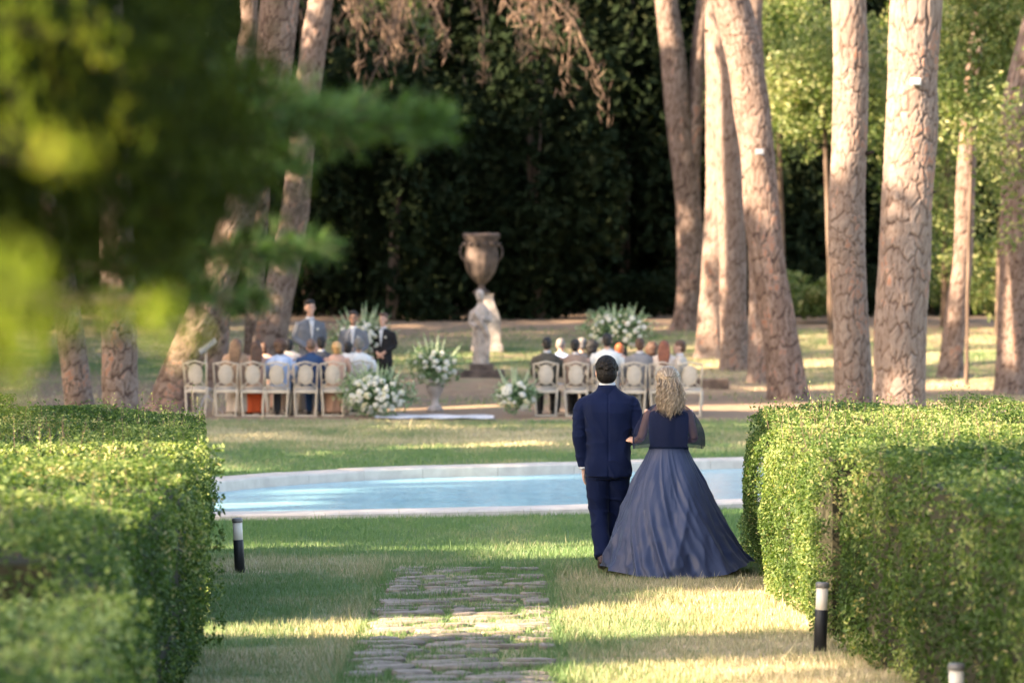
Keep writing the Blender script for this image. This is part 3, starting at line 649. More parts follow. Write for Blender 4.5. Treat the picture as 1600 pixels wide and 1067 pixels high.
# ------------------------------------------------------------------ hedges
def hedge(label, poly, h, dens, L, W, seed, group='clipped hedges beside the path', lit=0):
    """poly: counter-clockwise outline; leaves over top and sides, added opaque dark core inside"""
    poly = np.array(poly, float); c0 = poly.mean(0); t = empty('hedge', (c0[0], c0[1], 0), 0, label, 'hedge', group); dens = dens * 1.55; L, W = L * .76, W * .8
    n = len(poly); cen = poly - c0
    def shrink(d):
        out = []
        for i in range(n):
            a, b, c = cen[i - 1], cen[i], cen[(i + 1) % n]
            t1 = (b - a) / np.linalg.norm(b - a); t2 = (c - b) / np.linalg.norm(c - b)
            n1, n2 = np.array([-t1[1], t1[0]]), np.array([-t2[1], t2[0]])
            m_ = n1 + n2; m_ /= max(.4, (m_ @ m_) / 2) ; out.append(b + m_ * d)
        return np.array(out)
    core = shrink(.13); kk = np.arange(n); k2_ = (kk + 1) % n
    V = np.vstack([np.c_[core, np.full(n, 0)], np.c_[core, np.full(n, h - .13)], [[*core.mean(0), h - .13]]])
    link('twig_core', mesh('twig_core', V, [np.stack([kk, k2_, n + k2_, n + kk], -1), np.stack([n + kk, n + k2_, np.full(n, 2 * n)], -1)]), M['hedge_core'], t)  # solid dark block added inside the leaves so no light passes through
    Ps, Ns = [], []
    def bulge(p):
        q = p + np.array([c0[0], c0[1], 0])
        return .26 * (noise(q[:, 0] * 1.1, q[:, 1] * 1.1, q[:, 2] * 1.3, seed) - .5) + .08 * (noise(q[:, 0] * 3.5, q[:, 1] * 3.5, q[:, 2] * 3.5, seed + 1) - .5)
    lo, hi = cen.min(0), cen.max(0); area = np.prod(hi - lo); m_ = int(area * dens)
    x, y = rs.uniform(lo[0], hi[0], m_), rs.uniform(lo[1], hi[1], m_); k_ = inpoly(x, y, cen); p = np.c_[x[k_], y[k_], np.full(k_.sum(), h)]
    b_ = bulge(p); dep = np.abs(rs.normal(0, .05, len(p))); p[:, 2] += b_ - dep + (rs.random(len(p)) < .03) * rs.uniform(0, .1, len(p))
    Ps.append(p); Ns.append(np.tile([0, 0, 1.], (len(p), 1)))
    for i in range(n):
        a, b = cen[i], cen[(i + 1) % n]; ln = np.linalg.norm(b - a); tt = (b - a) / ln; nn = np.array([tt[1], -tt[0], 0])
        mid = (a + b) / 2 + c0
        m_ = int(ln * h * dens); u = rs.uniform(-.02, 1.02, m_); z = rs.uniform(.0, h + .02, m_)
        p = np.c_[a + (b - a) * u[:, None], z]; b_ = bulge(p); rnd = .20 * sstep((z - h + .28) / .28) + .05 * sstep((.25 - z) / .25)
        p += nn * (b_ - np.abs(rs.normal(0, .055, m_)) - rnd)[:, None]
        Ps.append(p); Ns.append(np.tile(nn, (m_, 1)))
    # young sprigs standing up from the top edge
    P, Nn = np.vstack(Ps), np.vstack(Ns)
    g_ = noise(P[:, 0] * 9 + c0[0], P[:, 1] * 9 + c0[1], P[:, 2] * 9, seed + 5); keep = g_ > .36; P, Nn = P[keep], Nn[keep]
    Nn = Nn + np.array([0, 0, .35])
    V, F = leafcloud(P, Nn, L * rs.uniform(.6, 1.3, len(P)), W * rs.uniform(.6, 1.3, len(P)), .75, .25)
    q = P + np.array([c0[0], c0[1], 0])
    tone = np.clip(.44 + .6 * (noise(q[:, 0] * 1.2, q[:, 1] * 1.2, q[:, 2] * 2, seed + 7) - .5) + rs.normal(0, .14, len(P)), 0, .8)
    tone = np.where((rs.random(len(P)) < .02) | ((noise(q[:, 0] * 2.2, q[:, 1] * 2.2, q[:, 2] * 2.2, seed + 9) > .82) & (rs.random(len(P)) < .3)), .95, tone)
    link('foliage', mesh('foliage', V, F, {'tone': np.repeat(tone, 4)}), M['hedge'], t)
    sprP, tw = [], Soup()
    ns_ = int(22 * (hi[1] - lo[1]))
    for k in range(ns_):
        x, y = rs.uniform(lo[0], min(hi[0], lo[0] + 9)), rs.uniform(lo[1], hi[1])
        if not inpoly(np.array([x]), np.array([y]), cen)[0]: continue
        hh = abs(rs.normal(0, .075)) + .04 + (.1 if rs.random() < .06 else 0); tip = np.array([x + rs.normal(0, .03), y + rs.normal(0, .03), h + hh]); base = np.array([x, y, h - .08])
        tw.tube([base, (base + tip) / 2 + rs.normal(0, .008, 3), tip], [.003, .002, .0015], 3)
        for q_ in range(7): sprP.append(base + (tip - base) * (.45 + .09 * q_) + rs.normal(0, .012, 3))
    if sprP:
        tw.obj('twig', M['twig'], t)['kind'] = 'stuff'
        V, F = leafcloud(np.array(sprP), np.array([0, 0, 1.]), L * .8, W * .8, 1.2)
        link('sprig_leaves', mesh('sprig_leaves', V, F, {'tone': np.repeat(rs.uniform(.4, .85, len(sprP)), 4)}), M['hedge'], t)['kind'] = 'stuff'
    return t
HH = 1.34
hedge('clipped hedge right of the couple, its side face brightly sunlit', [(2.08, 26.3), (3.7, 26.3), (3.7, 33.6), (2.08, 33.6), (2.03, 30)], HH, 2600, .046, .021, 21)
hedge('dark far cross hedge on the right, running behind the sunlit one', [(3.75, 32.2), (8, 32.2), (8, 33.7), (3.75, 33.7)], HH + .02, 2200, .05, .022, 22)
hedge('big blurred near hedge on the right, shaded dark green', [(2.8, 13), (7.5, 13), (7.5, 27.2), (4.3, 27.2), (3.9, 25.4), (2.2, 25.4), (2.5, 20)], HH + .03, 1300, .055, .027, 23)
hedge('far end of the left hedge, sprigs rising beside the pool', [(-4.3, 27.0), (-2.18, 27.0), (-2.3, 28.4), (-2.47, 31), (-2.7, 33.6), (-4.3, 33.6)], HH - .05, 2500, .046, .021, 24)
hedge('dark far cross hedge on the left behind the sunlit tops', [(-8, 32.1), (-4.35, 32.1), (-4.35, 33.7), (-8, 33.7)], HH, 2200, .05, .022, 25)
hedge('big left hedge with sunlit top and shaded green side', [(-7.5, 16.65), (-1.88, 16.65), (-1.94, 23), (-2.0, 25.3), (-7.5, 25.3)], HH + .02, 1700, .05, .025, 26)
hedge('nearest left hedge, very blurred bright green', [(-5, 11), (-1.55, 11), (-1.6, 16.5), (-5, 16.5)], HH - .22, 1100, .055, .03, 27)

# ------------------------------------------------------------------ bollards
def bollard():
    t = empty('bollard_light')
    b = Soup().lathe([(0, -.1), (.043, -.1), (.043, .27), (.040, .275), (0, .275)], 24); b.obj('post', M['black'], t, True)
    d = Soup().lathe([(0, .27), (.037, .27), (.040, .275), (.040, .425), (0, .425)], 24); d.obj('lamp_shade', M['boll_top'], t, True)
    c = Soup().lathe([(0, .42), (.044, .42), (.045, .425), (.045, .448), (.038, .455), (0, .456)], 24); c.obj('cap', mat('bollard_cap', (.12, .11, .10), rough=.4), t, True)
    return t
def copy_tree(o, parent=None):
    c = o.copy(); COL.objects.link(c); c.parent = parent
    for ch in list(o.children): copy_tree(ch, c)
    return c
bl = bollard()
for i, (x, y, lb, ti) in enumerate([(-2.27, 32.0, 'short garden light standing on green lawn beside the left hedge', -.05), (2.04, 25.4, 'short garden light at the foot of the right hedge, in the sun', .035), (2.33, 20.1, 'nearest garden light, only its pale cap showing at the bottom right', 0)]):
    o = bl if i == 0 else copy_tree(bl); o.location = (x, y, G(x, y)); o.rotation_euler = (0, ti, 0); tag(o, lb, 'garden light', 'low garden lights along the path')

# lamps fixed to trunks
def tree_lamp(p, lab, s=1.0, m='white'):
    t = empty('tree_lamp', p, 0, lab, 'lamp', 'small lamps fixed to pine trunks')
    Soup().box((0, -.06 * s, 0), (.15 * s, .10 * s, .11 * s)).obj('housing', M[m], t, bevel=.01)
    Soup().box((0, .03, 0), (.05, .14, .05)).obj('bracket', M['black'], t)
    Soup().box((0, -.115 * s, 0), (.12 * s, .012, .08 * s)).obj('glass', M['silver'], t)
    return t
p = at(1425, 131, 58); tree_lamp((p.x, 58 - .42, p.z), 'small white lamp box fixed high on the stoutest pine trunk')
p = at(1184, 239, 73.6); tree_lamp((p.x, 73.6 - .4, p.z), 'small grey lamp fixed on the leaning reddish pine', 1.0, 'silver')

# ------------------------------------------------------------------ statue, urn, pedestal
def remesh(soup, vox, it=6, name='body', noise_amp=0, wr=None):
    me = soup.me('tmp'); o = bpy.data.objects.new('tmp', me); COL.objects.link(o)
    m_ = o.modifiers.new('r', 'REMESH'); m_.mode = 'VOXEL'; m_.voxel_size = vox
    s_ = o.modifiers.new('s', 'SMOOTH'); s_.iterations = it; s_.factor = .5
    dg = bpy.context.evaluated_depsgraph_get(); out = bpy.data.meshes.new_from_object(o.evaluated_get(dg))
    bpy.data.objects.remove(o); bpy.data.meshes.remove(me); out.name = name
    nV = len(out.vertices)
    if noise_amp:
        co = np.empty(nV * 3, np.float32); out.vertices.foreach_get('co', co); co = co.reshape(-1, 3); no = np.empty(nV * 3, np.float32); out.vertices.foreach_get('normal', no); no = no.reshape(-1, 3)
        d = noise(co[:, 0] * 14, co[:, 1] * 14, co[:, 2] * 5, 5) - .5
        if wr is not None: d = d + wr(co)
        co += no * (d * noise_amp)[:, None].astype(np.float32); out.vertices.foreach_set('co', co.ravel())
    out.polygons.foreach_set('use_smooth', np.ones(len(out.polygons), bool)); out.update()
    return out

x, y = (751 - 800) * 80 / FPX, 80.0; z = G(x, y)
st = empty('statue', (x, y, z), 0, 'weathered stone statue of a draped standing figure on the lawn', 'statue')
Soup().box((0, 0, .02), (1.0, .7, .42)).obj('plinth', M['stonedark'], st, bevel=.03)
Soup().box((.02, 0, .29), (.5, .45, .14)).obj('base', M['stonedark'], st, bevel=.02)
s = Soup(); s.lathe([(0, .3), (.2, .3), (.19, .7), (.18, 1.0), (.17, 1.15), (.21, 1.35), (.2, 1.48), (.08, 1.6), (0, 1.62)], 26, sy=.75,
                    fn=lambda r, z_, th: (r * (1 + .11 * np.sin(th * 7 + z_ * 2) * np.clip(1.5 - z_, .2, 1)), z_))
s.tube([(0, 0, 1.5), (0, 0, 1.66)], [.07, .06], 10); s.sphere((-.01, -.02, 1.76), .115, 14, 10, sc=(.85, .95, 1.12)); s.sphere((-.02, .03, 1.80), .115, 12, 8)
s.tube([(-.2, 0, 1.45), (-.25, -.02, 1.2), (-.1, -.18, 1.12)], [.065, .06, .04], 10); s.tube([(.2, 0, 1.45), (.23, -.04, 1.25), (.05, -.2, 1.3)], [.065, .055, .04], 10)
s.tube([(-.15, -.12, 1.45), (.02, -.19, 1.2), (.18, -.1, .95), (.16, -.1, .5)], [.05, .05, .06, .05], 8)
link('figure', remesh(s, .018, 3, 'figure', .03), M['stone'], st).scale = (.86, .9, 1)
x, y = (752 - 800) * 90 / FPX, 90.0; z = G(x, y)
pd = empty('urn_pedestal', (x + .12, y, z), 0, 'grey stone pedestal behind the statue, under the urn', 'pedestal')
zb = 2.03 - z
s = Soup(); s.lathe([(0, 0), (.5, 0), (.5, .12), (.44, .2), (.42, .3), (.42, zb - .62), (.40, zb - .55)], 4, a=0); s.lathe([(.40, zb - .55), (.36, zb - .45), (.22, zb - .16), (.20, zb - .04), (.24, zb), (0, zb)], 4)
o = s.obj('block', M['stone'], pd, bevel=.015); o.rotation_euler = (0, 0, R(45 + 8))
urn = empty('stone_urn', (x, y, 2.035), 0, 'large dark weathered stone urn raised high against the dark wood', 'urn')
urn.scale = (.93, .93, 1); s = Soup(); flute = lambda r, z_, th: (r * (1 + .03 * np.cos(th * 14) * (z_ < .9) * (z_ > .3)), z_)
s.lathe([(0, 0), (.2, 0), (.21, .05), (.1, .12), (.085, .2), (.12, .24), (.2, .3), (.34, .5), (.42, .75), (.43, .95), (.40, 1.05), (.42, 1.1), (.40, 1.22), (.47, 1.32), (.48, 1.38), (.44, 1.42), (.36, 1.38), (.3, 1.1), (0, 1.0)], 56, fn=flute)
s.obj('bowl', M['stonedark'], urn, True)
for sgn in (-1, 1):
    Soup().tube(spline([(sgn * .40, 0, .75), (sgn * .52, 0, .9), (sgn * .5, 0, 1.1), (sgn * .42, 0, 1.12)], 10), .028, 8).obj('handle', M['stonedark'], urn, True)
q_ = Soup()
for k in range(14):
    a = k * 2 * math.pi / 14; q_.sphere((math.cos(a) * .435, math.sin(a) * .435, 1.16), .055, 8, 6)
o = q_.obj('garland', M['stonedark'], urn, True); o['kind'] = 'stuff'

# dark low block right of the guests, aisle runner
p = at(1108, 600, 77.5); o = Soup().box((0, 0, .10), (.78, .5, .26), a=0).obj('stone_block', M['stonedark'], None, loc=(p.x, 77.5, G(p.x, 77.5)), bevel=.02)
tag(o, 'low dark stone block lying on the ground left of the leaning pine', 'block')
rn = []
for j in range(6):
    y_ = 65.9 + j * .26
    for x_ in np.linspace(-2.35, -.3, 12): rn.append((x_ + .03 * math.sin(y_ * 3), y_, G(x_, y_) + .035 + .01 * math.sin(x_ * 9 + y_ * 3)))
F = [(j * 12 + i, j * 12 + i + 1, (j + 1) * 12 + i + 1, (j + 1) * 12 + i) for j in range(5) for i in range(11)]
tag(link('aisle_runner', mesh('aisle_runner', rn, np.array(F), smooth=True), M['runner']), 'white cloth runner laid on the ground between the two blocks of chairs', 'carpet')

# music stand
p = at(322, 645, 68.6); ms = empty('music_stand', (p.x, 68.6, G(p.x, 68.6)), 0, 'thin silver music stand beside the left end of the chairs', 'music stand')
Soup().tube([(0, 0, 0.25), (0, 0, 1.15)], .012, 6).obj('pole', M['silver'], ms)
for a in (0, 2.1, 4.2): Soup().tube([(0, 0, .35), (math.cos(a) * .3, math.sin(a) * .3, 0)], .01, 5).obj('leg', M['silver'], ms)
Soup().box((0.03, 0, 1.2), (.36, .26, .012), 0, 0, R(20), R(-38)).obj('desk', M['silver'], ms)

# ------------------------------------------------------------------ chairs
def chair_proto():
    t = empty('chair')
    w_, d_ = .43, .42; zt = .94
    # faces +Y: the back is at y = -d/2
    for sx_ in (-1, 1):
        Soup().tube(spline([(sx_ * .17, -.25, 0), (sx_ * .18, -.21, .22), (sx_ * .2, -.2, .46)], 7), [.013, .014, .016, .017, .018, .019, .02], 7).obj('leg', M['chair'], t, True)
        Soup().tube([(sx_ * .2, .2, .44), (sx_ * .19, .2, .2), (sx_ * .18, .21, 0)], [.02, .016, .012], 7).obj('leg', M['chair'], t, True)
    s = Soup(); z0, z1 = .52, zt; yb = lambda z: -.2 - (z - .46) * .16
    cs = [(-.195, z0), (-.205, .75), (-.215, z1 - .02), (-.1, z1), (0, z1 + .025), (.1, z1), (.215, z1 - .02), (.205, .75), (.195, z0)]
    s.tube([(a, yb(b), b) for a, b in cs], .017, 7); s.tube([(-.2, yb(z0), z0), (.2, yb(z0), z0)], .015, 6)
    s.tube([(-.2, -.2, .44), (-.2, yb(z0), z0)], .018, 6); s.tube([(.2, -.2, .44), (.2, yb(z0), z0)], .018, 6)
    s.obj('back_frame', M['chair'], t, True)
    s = Soup(); th = np.linspace(0, 2 * np.pi, 25); ov = np.c_[.122 * np.cos(th), 0 * th, .165 * np.sin(th)]; zc = .735
    s.tube([(a, yb(zc + c) , zc + c) for a, b, c in ov], .016, 6)
    s.obj('oval_ring', M['chair'], t, True)
    s = Soup().sphere((0, 0, 0), 1, 20, 12, sc=(.112, .022, .155), rot=(R(9), 0, 0)); o = s.obj('backrest_pad', M['cushion'], t, True, (0, yb(zc), zc))
    for a, b in ((-1, -1), (-1, 1), (1, -1), (1, 1)):
        p0 = (a * .083, yb(zc + b * .12), zc + b * .12); p1 = (a * .2, yb(zc + b * .2), zc + b * .19)
        Soup().tube(spline([p0, ((p0[0] + p1[0]) / 2, p0[1], (p0[2] + p1[2]) / 2 + b * .02), p1], 6), .012, 5).obj('brace', M['chair'], t, True)
    Soup().box((0, 0, .435), (.42, .42, .05)).obj('seat_frame', M['chair'], t, bevel=.012)
    Soup().sphere((0, 0, .465), 1, 20, 8, sc=(.215, .215, .045)).add(*[np.array([[-.2, -.2, .455], [.2, -.2, .455], [.2, .2, .455], [-.2, .2, .455]]), np.array([[0, 1, 2, 3]])]).obj('seat', M['cushion'], t, True)
    Soup().box((0, -.245, .02), (.40, .025, .025)).obj('stretcher', M['chair'], t)
    return t
CH = chair_proto(); used = [0]
def put_chair(px, D, rz, label, group):
    o = CH if not used[0] else copy_tree(CH); used[0] = 1
    x = (px - 800) * D / FPX; o.location = (x, D, G(x, D)); o.rotation_euler = (0, 0, rz + random.uniform(-.05, .05)); return tag(o, label, 'chair', group)
GL, GR_ = 'cream oval-backed chairs in the left rows', 'cream oval-backed chairs in the right rows'
ordn = ['first', 'second', 'third', 'fourth', 'fifth', 'sixth']
who = ['empty chair beside the music stand', 'chair of the woman with long light brown hair', 'chair above the orange dress hem', 'chair of the guest in light blue shirt', 'chair of the man in navy jacket', 'chair of the blond woman, beside the white flowers']
DB = 67.6
for i, px in enumerate([312, 355, 395, 435, 478, 521]): put_chair(px, DB, [-.22, 0, .03, -.02, .02, 0][i], 'cream oval-backed ' + who[i], GL)
who = ['chair of the man in dark olive jacket', 'chair of the man in brown jacket', 'chair of the man in white shirt', 'chair of the man in grey suit', 'chair of the woman with long auburn hair', 'chair of the turned man in pale suit, rightmost of its row']
for i, px in enumerate([853, 900, 945, 990, 1034, 1079]): put_chair(px, DB, [.03, -.02, 0, .02, 0, -.05][i], 'cream oval-backed ' + who[i], GR_)
for i, px in enumerate([372, 412, 452, 503, 545]): put_chair(px, DB + 1.15, 0, 'cream chair in the middle left row, ' + ordn[i] + ' from the left, mostly hidden by guests', GL)
for i, px in enumerate([877, 922, 968, 1014]): put_chair(px, DB + 1.15, 0, 'cream chair in the middle right row, ' + ordn[i] + ' from the left, mostly hidden by guests', GR_)

# ------------------------------------------------------------------ seated guests
def loftz(s, prof, seg=22, a=0.0):
    """prof rows (cx, cy, z, rx, ry)"""
    n_ = len(prof); th = np.arange(seg) * 2 * np.pi / seg; V = []
    for cx, cy, z, rx, ry in prof:
        c, q = np.cos(th), np.sin(th); e = 2.5; k_ = (np.abs(c) ** e + np.abs(q) ** e) ** (-1 / e)
        V.append(np.c_[cx + rx * c * k_, cy + ry * q * k_, np.full(seg, z)])
    V = np.vstack(V + [np.array([[prof[0][0], prof[0][1], prof[0][2]], [prof[-1][0], prof[-1][1], prof[-1][2]]])])
    i, j = np.meshgrid(np.arange(n_ - 1), np.arange(seg), indexing='ij'); j2 = (j + 1) % seg
    Q = np.stack([i * seg + j, i * seg + j2, (i + 1) * seg + j2, (i + 1) * seg + j], -1).reshape(-1, 4); k = np.arange(seg); kk = (k + 1) % seg
    T = np.vstack([np.stack([np.full(seg, n_ * seg), kk, k], -1), np.stack([np.full(seg, n_ * seg + 1), (n_ - 1) * seg + k, (n_ - 1) * seg + kk], -1)])
    s.add(V, [Q, T], a)

def head_prims(s, c, sc=1.0):
    x, y, z = c       # head centre, facing +Y
    s.sphere((x, y - .012 * sc, z + .02 * sc), .1 * sc, 18, 14, sc=(.78, .98, 1.05)); s.sphere((x, y + .025 * sc, z - .045 * sc), .07 * sc, 16, 12, sc=(.82, .9, 1.1))
    s.tube([(x, y + .085 * sc, z + .02 * sc), (x, y + .112 * sc, z - .025 * sc), (x, y + .09 * sc, z - .035 * sc)], [.009 * sc, .016 * sc, .012 * sc], 8)
    s.sphere((x, y + .08 * sc, z - .105 * sc), .028 * sc, 8, 6, sc=(1, .8, .7)); s.tube([(x - .022 * sc, y + .088 * sc, z - .065 * sc), (x + .022 * sc, y + .088 * sc, z - .065 * sc)], .008 * sc, 6)
    for q in (-1, 1):
        s.sphere((x + q * .082 * sc, y - .008 * sc, z - .01 * sc), .03 * sc, 10, 8, sc=(.4, .7, 1.05)); s.tube([(x + q * .015 * sc, y + .087 * sc, z + .03 * sc), (x + q * .05 * sc, y + .078 * sc, z + .032 * sc)], .008 * sc, 6)

def hand_prims(s, w, d, up_, side, L=.18):
    """palm + five bent fingers. w wrist, d pointing direction, side = direction of the thumb, up_ = back of the hand"""
    w, d, u, t = [np.array(v, float) for v in (w, d, up_, side)]; d /= np.linalg.norm(d); u /= np.linalg.norm(u); t /= np.linalg.norm(t)
    for k in (-1, -.33, .33, 1): s.tube([w, w + d * L * .28 + t * k * .014, w + d * L * .5 + t * k * .027], [.019, .017, .013], 8)
    for k, ln in ((1, .40), (.33, .46), (-.33, .43), (-1, .34)):
        b = w + d * L * .48 + t * k * .028; m1 = b + d * L * ln * .5 - u * .004; m2 = m1 + (d * .8 - u * .6) * L * ln * .32; e = m2 + (d * .45 - u * .85) * L * ln * .25
        s.tube([b, m1, m2, e], [.0105, .0098, .009, .0075], 8)
    b = w + d * L * .16 + t * .022; s.tube([b, b + d * L * .2 + t * .024, b + d * L * .38 + t * .028 - u * .01], [.014, .0115, .0085], 8)

def seated(kind, face=0.0):
    """returns meshes of a seated figure facing +Y, seat at z .47"""
    m = kind == 'm'; sh = .205 if m else .17; H_ = 1.26 if m else 1.2
    s = Soup()   # body
    loftz(s, [(0, 0, .45, .17, .12), (0, 0, .6, .15, .11), (0, 0, .8, .13, .1), (0, .01, 1.0, sh - .03, .1), (0, .01, 1.06, sh - .05, .075)], 18)
    s.tube([(0, .0, 1.0), (0, .02, H_ - .13)], [.065, .052], 10); head_prims(s, (0, .03, H_ - .03))
    hands = []
    for q in (-1, 1):
        s.tube(spline([(q * sh, 0, 1.01), (q * (sh + .05), .03, .82), (q * (sh + .02), .1, .72)], 6), [.052, .05, .046, .042, .04, .038], 10)
        s.tube([(q * (sh + .02), .1, .72), (q * .1, .3, .64)], [.04, .028], 10); hand_prims(s, (q * .1, .3, .64), (-q * .4, .9, -.1), (0, 0, 1), (-q, .1, 0))
        s.tube([(q * .09, .05, .52), (q * .11, .42, .53)], [.085, .062], 12); s.tube([(q * .11, .42, .53), (q * .11, .40, .1)], [.06, .036], 10)
        s.tube([(q * .11, .38, .05), (q * .12, .56, .03)], [.04, .03], 8)
    out = {'body': remesh(s, .02, 3, 'body')}
    s = Soup()   # jacket / top
    loftz(s, [(0, 0, .47, .185, .14), (0, -.01, .62, .175, .13), (0, -.01, .8, .165, .125), (0, 0, .95, sh + .0, .125), (0, .01, 1.03, sh - .015, .105), (0, .02, 1.08, .085, .07), (0, .02, 1.1, .07, .06)], 22)
    for q in (-1, 1):
        s.tube(spline([(q * (sh - .02), 0, 1.015), (q * (sh + .055), .03, .82), (q * (sh + .025), .1, .71)], 7), [.062, .065, .063, .06, .057, .054, .052], 12); s.tube([(q * (sh + .025), .1, .71), (q * .12, .27, .65)], [.052, .04], 12)
    out['top'] = remesh(s, .02, 3, 'top', .02)
    s = Soup()   # bare-backed dress
    loftz(s, [(0, 0, .47, .18, .14), (0, 0, .62, .165, .13), (0, 0, .8, .15, .12), (0, 0, .9, .155, .12), (0, 0, .92, .13, .10)], 22)
    out['dress_top'] = remesh(s, .02, 2, 'dress_top', .02)
    s = Soup()   # trousers
    for q in (-1, 1): s.tube([(q * .08, -.02, .52), (q * .11, .42, .54)], [.11, .08], 12); s.tube([(q * .11, .43, .54), (q * .11, .42, .3), (q * .11, .41, .07)], [.078, .068, .06], 12)
    out['trousers'] = remesh(s, .02, 3, 'trousers', .015)
    s = Soup()   # skirt
    loftz(s, [(0, .34, .05, .25, .16), (0, .33, .3, .22, .16), (0, .32, .5, .2, .18), (0, .28, .60, .17, .2)], 20); s.tube([(0, 0, .53), (0, .36, .53)], [.15, .15], 14)
    out['skirt'] = remesh(s, .022, 3, 'skirt', .02)
    s = Soup()   # shoes
    for q in (-1, 1): s.tube([(q * .11, .36, .04), (q * .12, .5, .045), (q * .125, .62, .03)], [.045, .045, .035], 10)
    out['shoe'] = remesh(s, .015, 2, 'shoe')
    z = H_ - .03; hc = (0, .03, z)
    def hair(f, vox=.014, amp=.018):
        s_ = Soup(); f(s_); return remesh(s_, vox, 2, 'hair', amp)
    def short(s_): s_.sphere((0, .003, z + .035), .1, 18, 14, sc=(.9, 1.05, 1.0)); s_.sphere((0, -.025, z - .02), .085, 16, 12, sc=(.95, .85, .95))
    def buzz(s_): s_.sphere((0, .002, z + .03), .1, 18, 14, sc=(.84, 1.02, 1.0))
    def curly(s_):
        s_.sphere((0, -.005, z + .03), .115, 18, 14, sc=(1, 1.05, 1.05)); s_.sphere((0, -.03, z - .05), .1, 16, 12)
        for k in range(30):
            a = rs.uniform(0, 6.28); e = rs.uniform(-.6, 1.3); s_.sphere((.105 * math.cos(a) * math.cos(e), -.01 + .1 * min(.4, math.sin(a)) * math.cos(e), z + .02 + .11 * math.sin(e)), .03, 8, 6)
    def longh(s_):
        s_.sphere((0, 0, z + .03), .108, 18, 14, sc=(.92, 1.05, 1.02))
        for k in range(13):
            a = (k - 6) / 6; s_.tube(spline([(a * .055, -.05, z + .06), (a * .075, -.085, z - .06), (a * .075 + .01 * math.sin(k * 2), -.105, z - .19), (a * .06 + .012 * math.sin(k * 3), -.12, z - .33 - .03 * math.sin(k * 2.3))], 9), [.04, .04, .038, .036, .034, .03, .026, .02, .01], 7)
    def updo(s_): s_.sphere((0, 0, z + .03), .105, 18, 14, sc=(.9, 1.03, 1)); s_.sphere((0, -.1, z + .02), .055, 12, 10); s_.sphere((0, -.03, z - .03), .08, 12, 10)
    out.update(hair_short=hair(short), hair_buzz=hair(buzz, .014, .004), hair_curly=hair(curly), hair_long=hair(longh), hair_updo=hair(updo))
    return out
GM, GF = seated('m'), seated('f')
def collar(parent, H_, m='shirt'):
    Soup().lathe([(.062, H_ - .20), (.066, H_ - .17), (.06, H_ - .14), (.055, H_ - .15)], 18, c=(0, .02, 0)).obj('collar', M[m], parent, True)
def guest(px, pytop, D, k, hair, hm, topm, lowm, label, group, rz=0.0, skin='skin', coll=None, sc=1.0, dress=False, turn=0.0):
    g = GM if k == 'm' else GF; H_ = 1.26 if k == 'm' else 1.2
    x = (px - 800) * D / FPX; zt = at(px, pytop + 1, D).z; gnd = G(x, D)
    s_ = min(1.12, max(.9, (zt - gnd) / (H_ + .11)))
    t = empty('person', (x, D + .04, gnd + .0), rz + random.uniform(-.16, .16), label, 'person', group); t.scale = (s_,) * 3
    link('body', g['body'], M[skin], t); link('hair', g['hair_' + hair], M[hm], t)
    if dress: link('dress', g['dress_top'], M[topm], t); link('skirt', g['skirt'], M[lowm], t)
    else:
        link('jacket' if coll else 'shirt', g['top'], M[topm], t)
        link('trousers' if k == 'm' else 'skirt', g['trousers' if k == 'm' else 'skirt'], M[lowm], t)
    link('shoes', g['shoe'], M['black'], t)
    if coll: collar(t, H_, coll)
    return t
LG, RG = 'guests seated on the left', 'guests seated on the right'
D1, D2, D3 = DB, DB + 1.15, DB + 2.3
guest(369, 527, D1, 'f', 'long', 'hair_light', 'cloth_tan', 'cloth_pale', 'seated woman with long light brown hair and tan dress, leftmost guest', LG, dress=False)
guest(400, 531, D1, 'f', 'long', 'hair_brown', 'cloth_peach', 'cloth_orange', 'seated woman with long dark hair and orange skirt', LG, dress=True)
guest(438, 528, D1, 'm', 'curly', 'hair_brown', 'cloth_lightblue', 'cloth_slate', 'seated guest with dark curly hair in light blue shirt', LG, skin='skin_tan')
guest(451, 527, D2, 'f', 'short', 'hair_black', 'cloth_pale', 'cloth_pale', 'seated guest in pale top half hidden behind the light blue shirt', LG)
guest(486, 527, D1, 'm', 'buzz', 'hair_buzz', 'cloth_navy', 'cloth_navy', 'seated man with shaved head and bright navy jacket', LG, skin='skin_tan', coll='cloth_navy')
guest(502, 523, D2, 'm', 'short', 'hair_black', 'cloth_slate', 'cloth_slate', 'seated dark-haired man with white collar in front of the navy jacket', LG, coll='shirt')
guest(526, 531, D1, 'f', 'updo', 'hair_blond', 'cloth_peach', 'cloth_peach', 'seated woman with blond updo and bare back in peach dress', LG, dress=True)
guest(544, 531, D2, 'f', 'short', 'hair_black', 'cloth_white', 'cloth_white', 'seated guest with short black hair in white top', LG)
guest(561, 525, D1 + .5, 'm', 'short', 'hair_grey', 'cloth_white', 'cloth_beige', 'grey-haired man in white shirt sitting by the white flowers', LG, skin='skin_tan', sc=1.1)
put_chair(561, DB + .5, .1, 'cream chair of the grey-haired man in white shirt, hidden by flowers', GL)
guest(412, 533, D3, 'f', 'short', 'hair_brown', 'cloth_peach', 'cloth_peach', 'guest in the front left row seen only between heads', LG)
guest(855, 524, D1, 'm', 'short', 'hair_black', 'cloth_olive', 'cloth_black', 'seated man in dark olive jacket, leftmost of the right guests', RG, coll='shirt')
guest(876, 526, D2, 'm', 'buzz', 'hair_silver', 'cloth_lightblue', 'cloth_slate', 'balding man in light blue shirt between two jackets', RG)
guest(899, 527, D1, 'm', 'short', 'hair_black', 'cloth_brown', 'cloth_black', 'seated man with dark hair in taupe brown jacket', RG, coll='shirt')
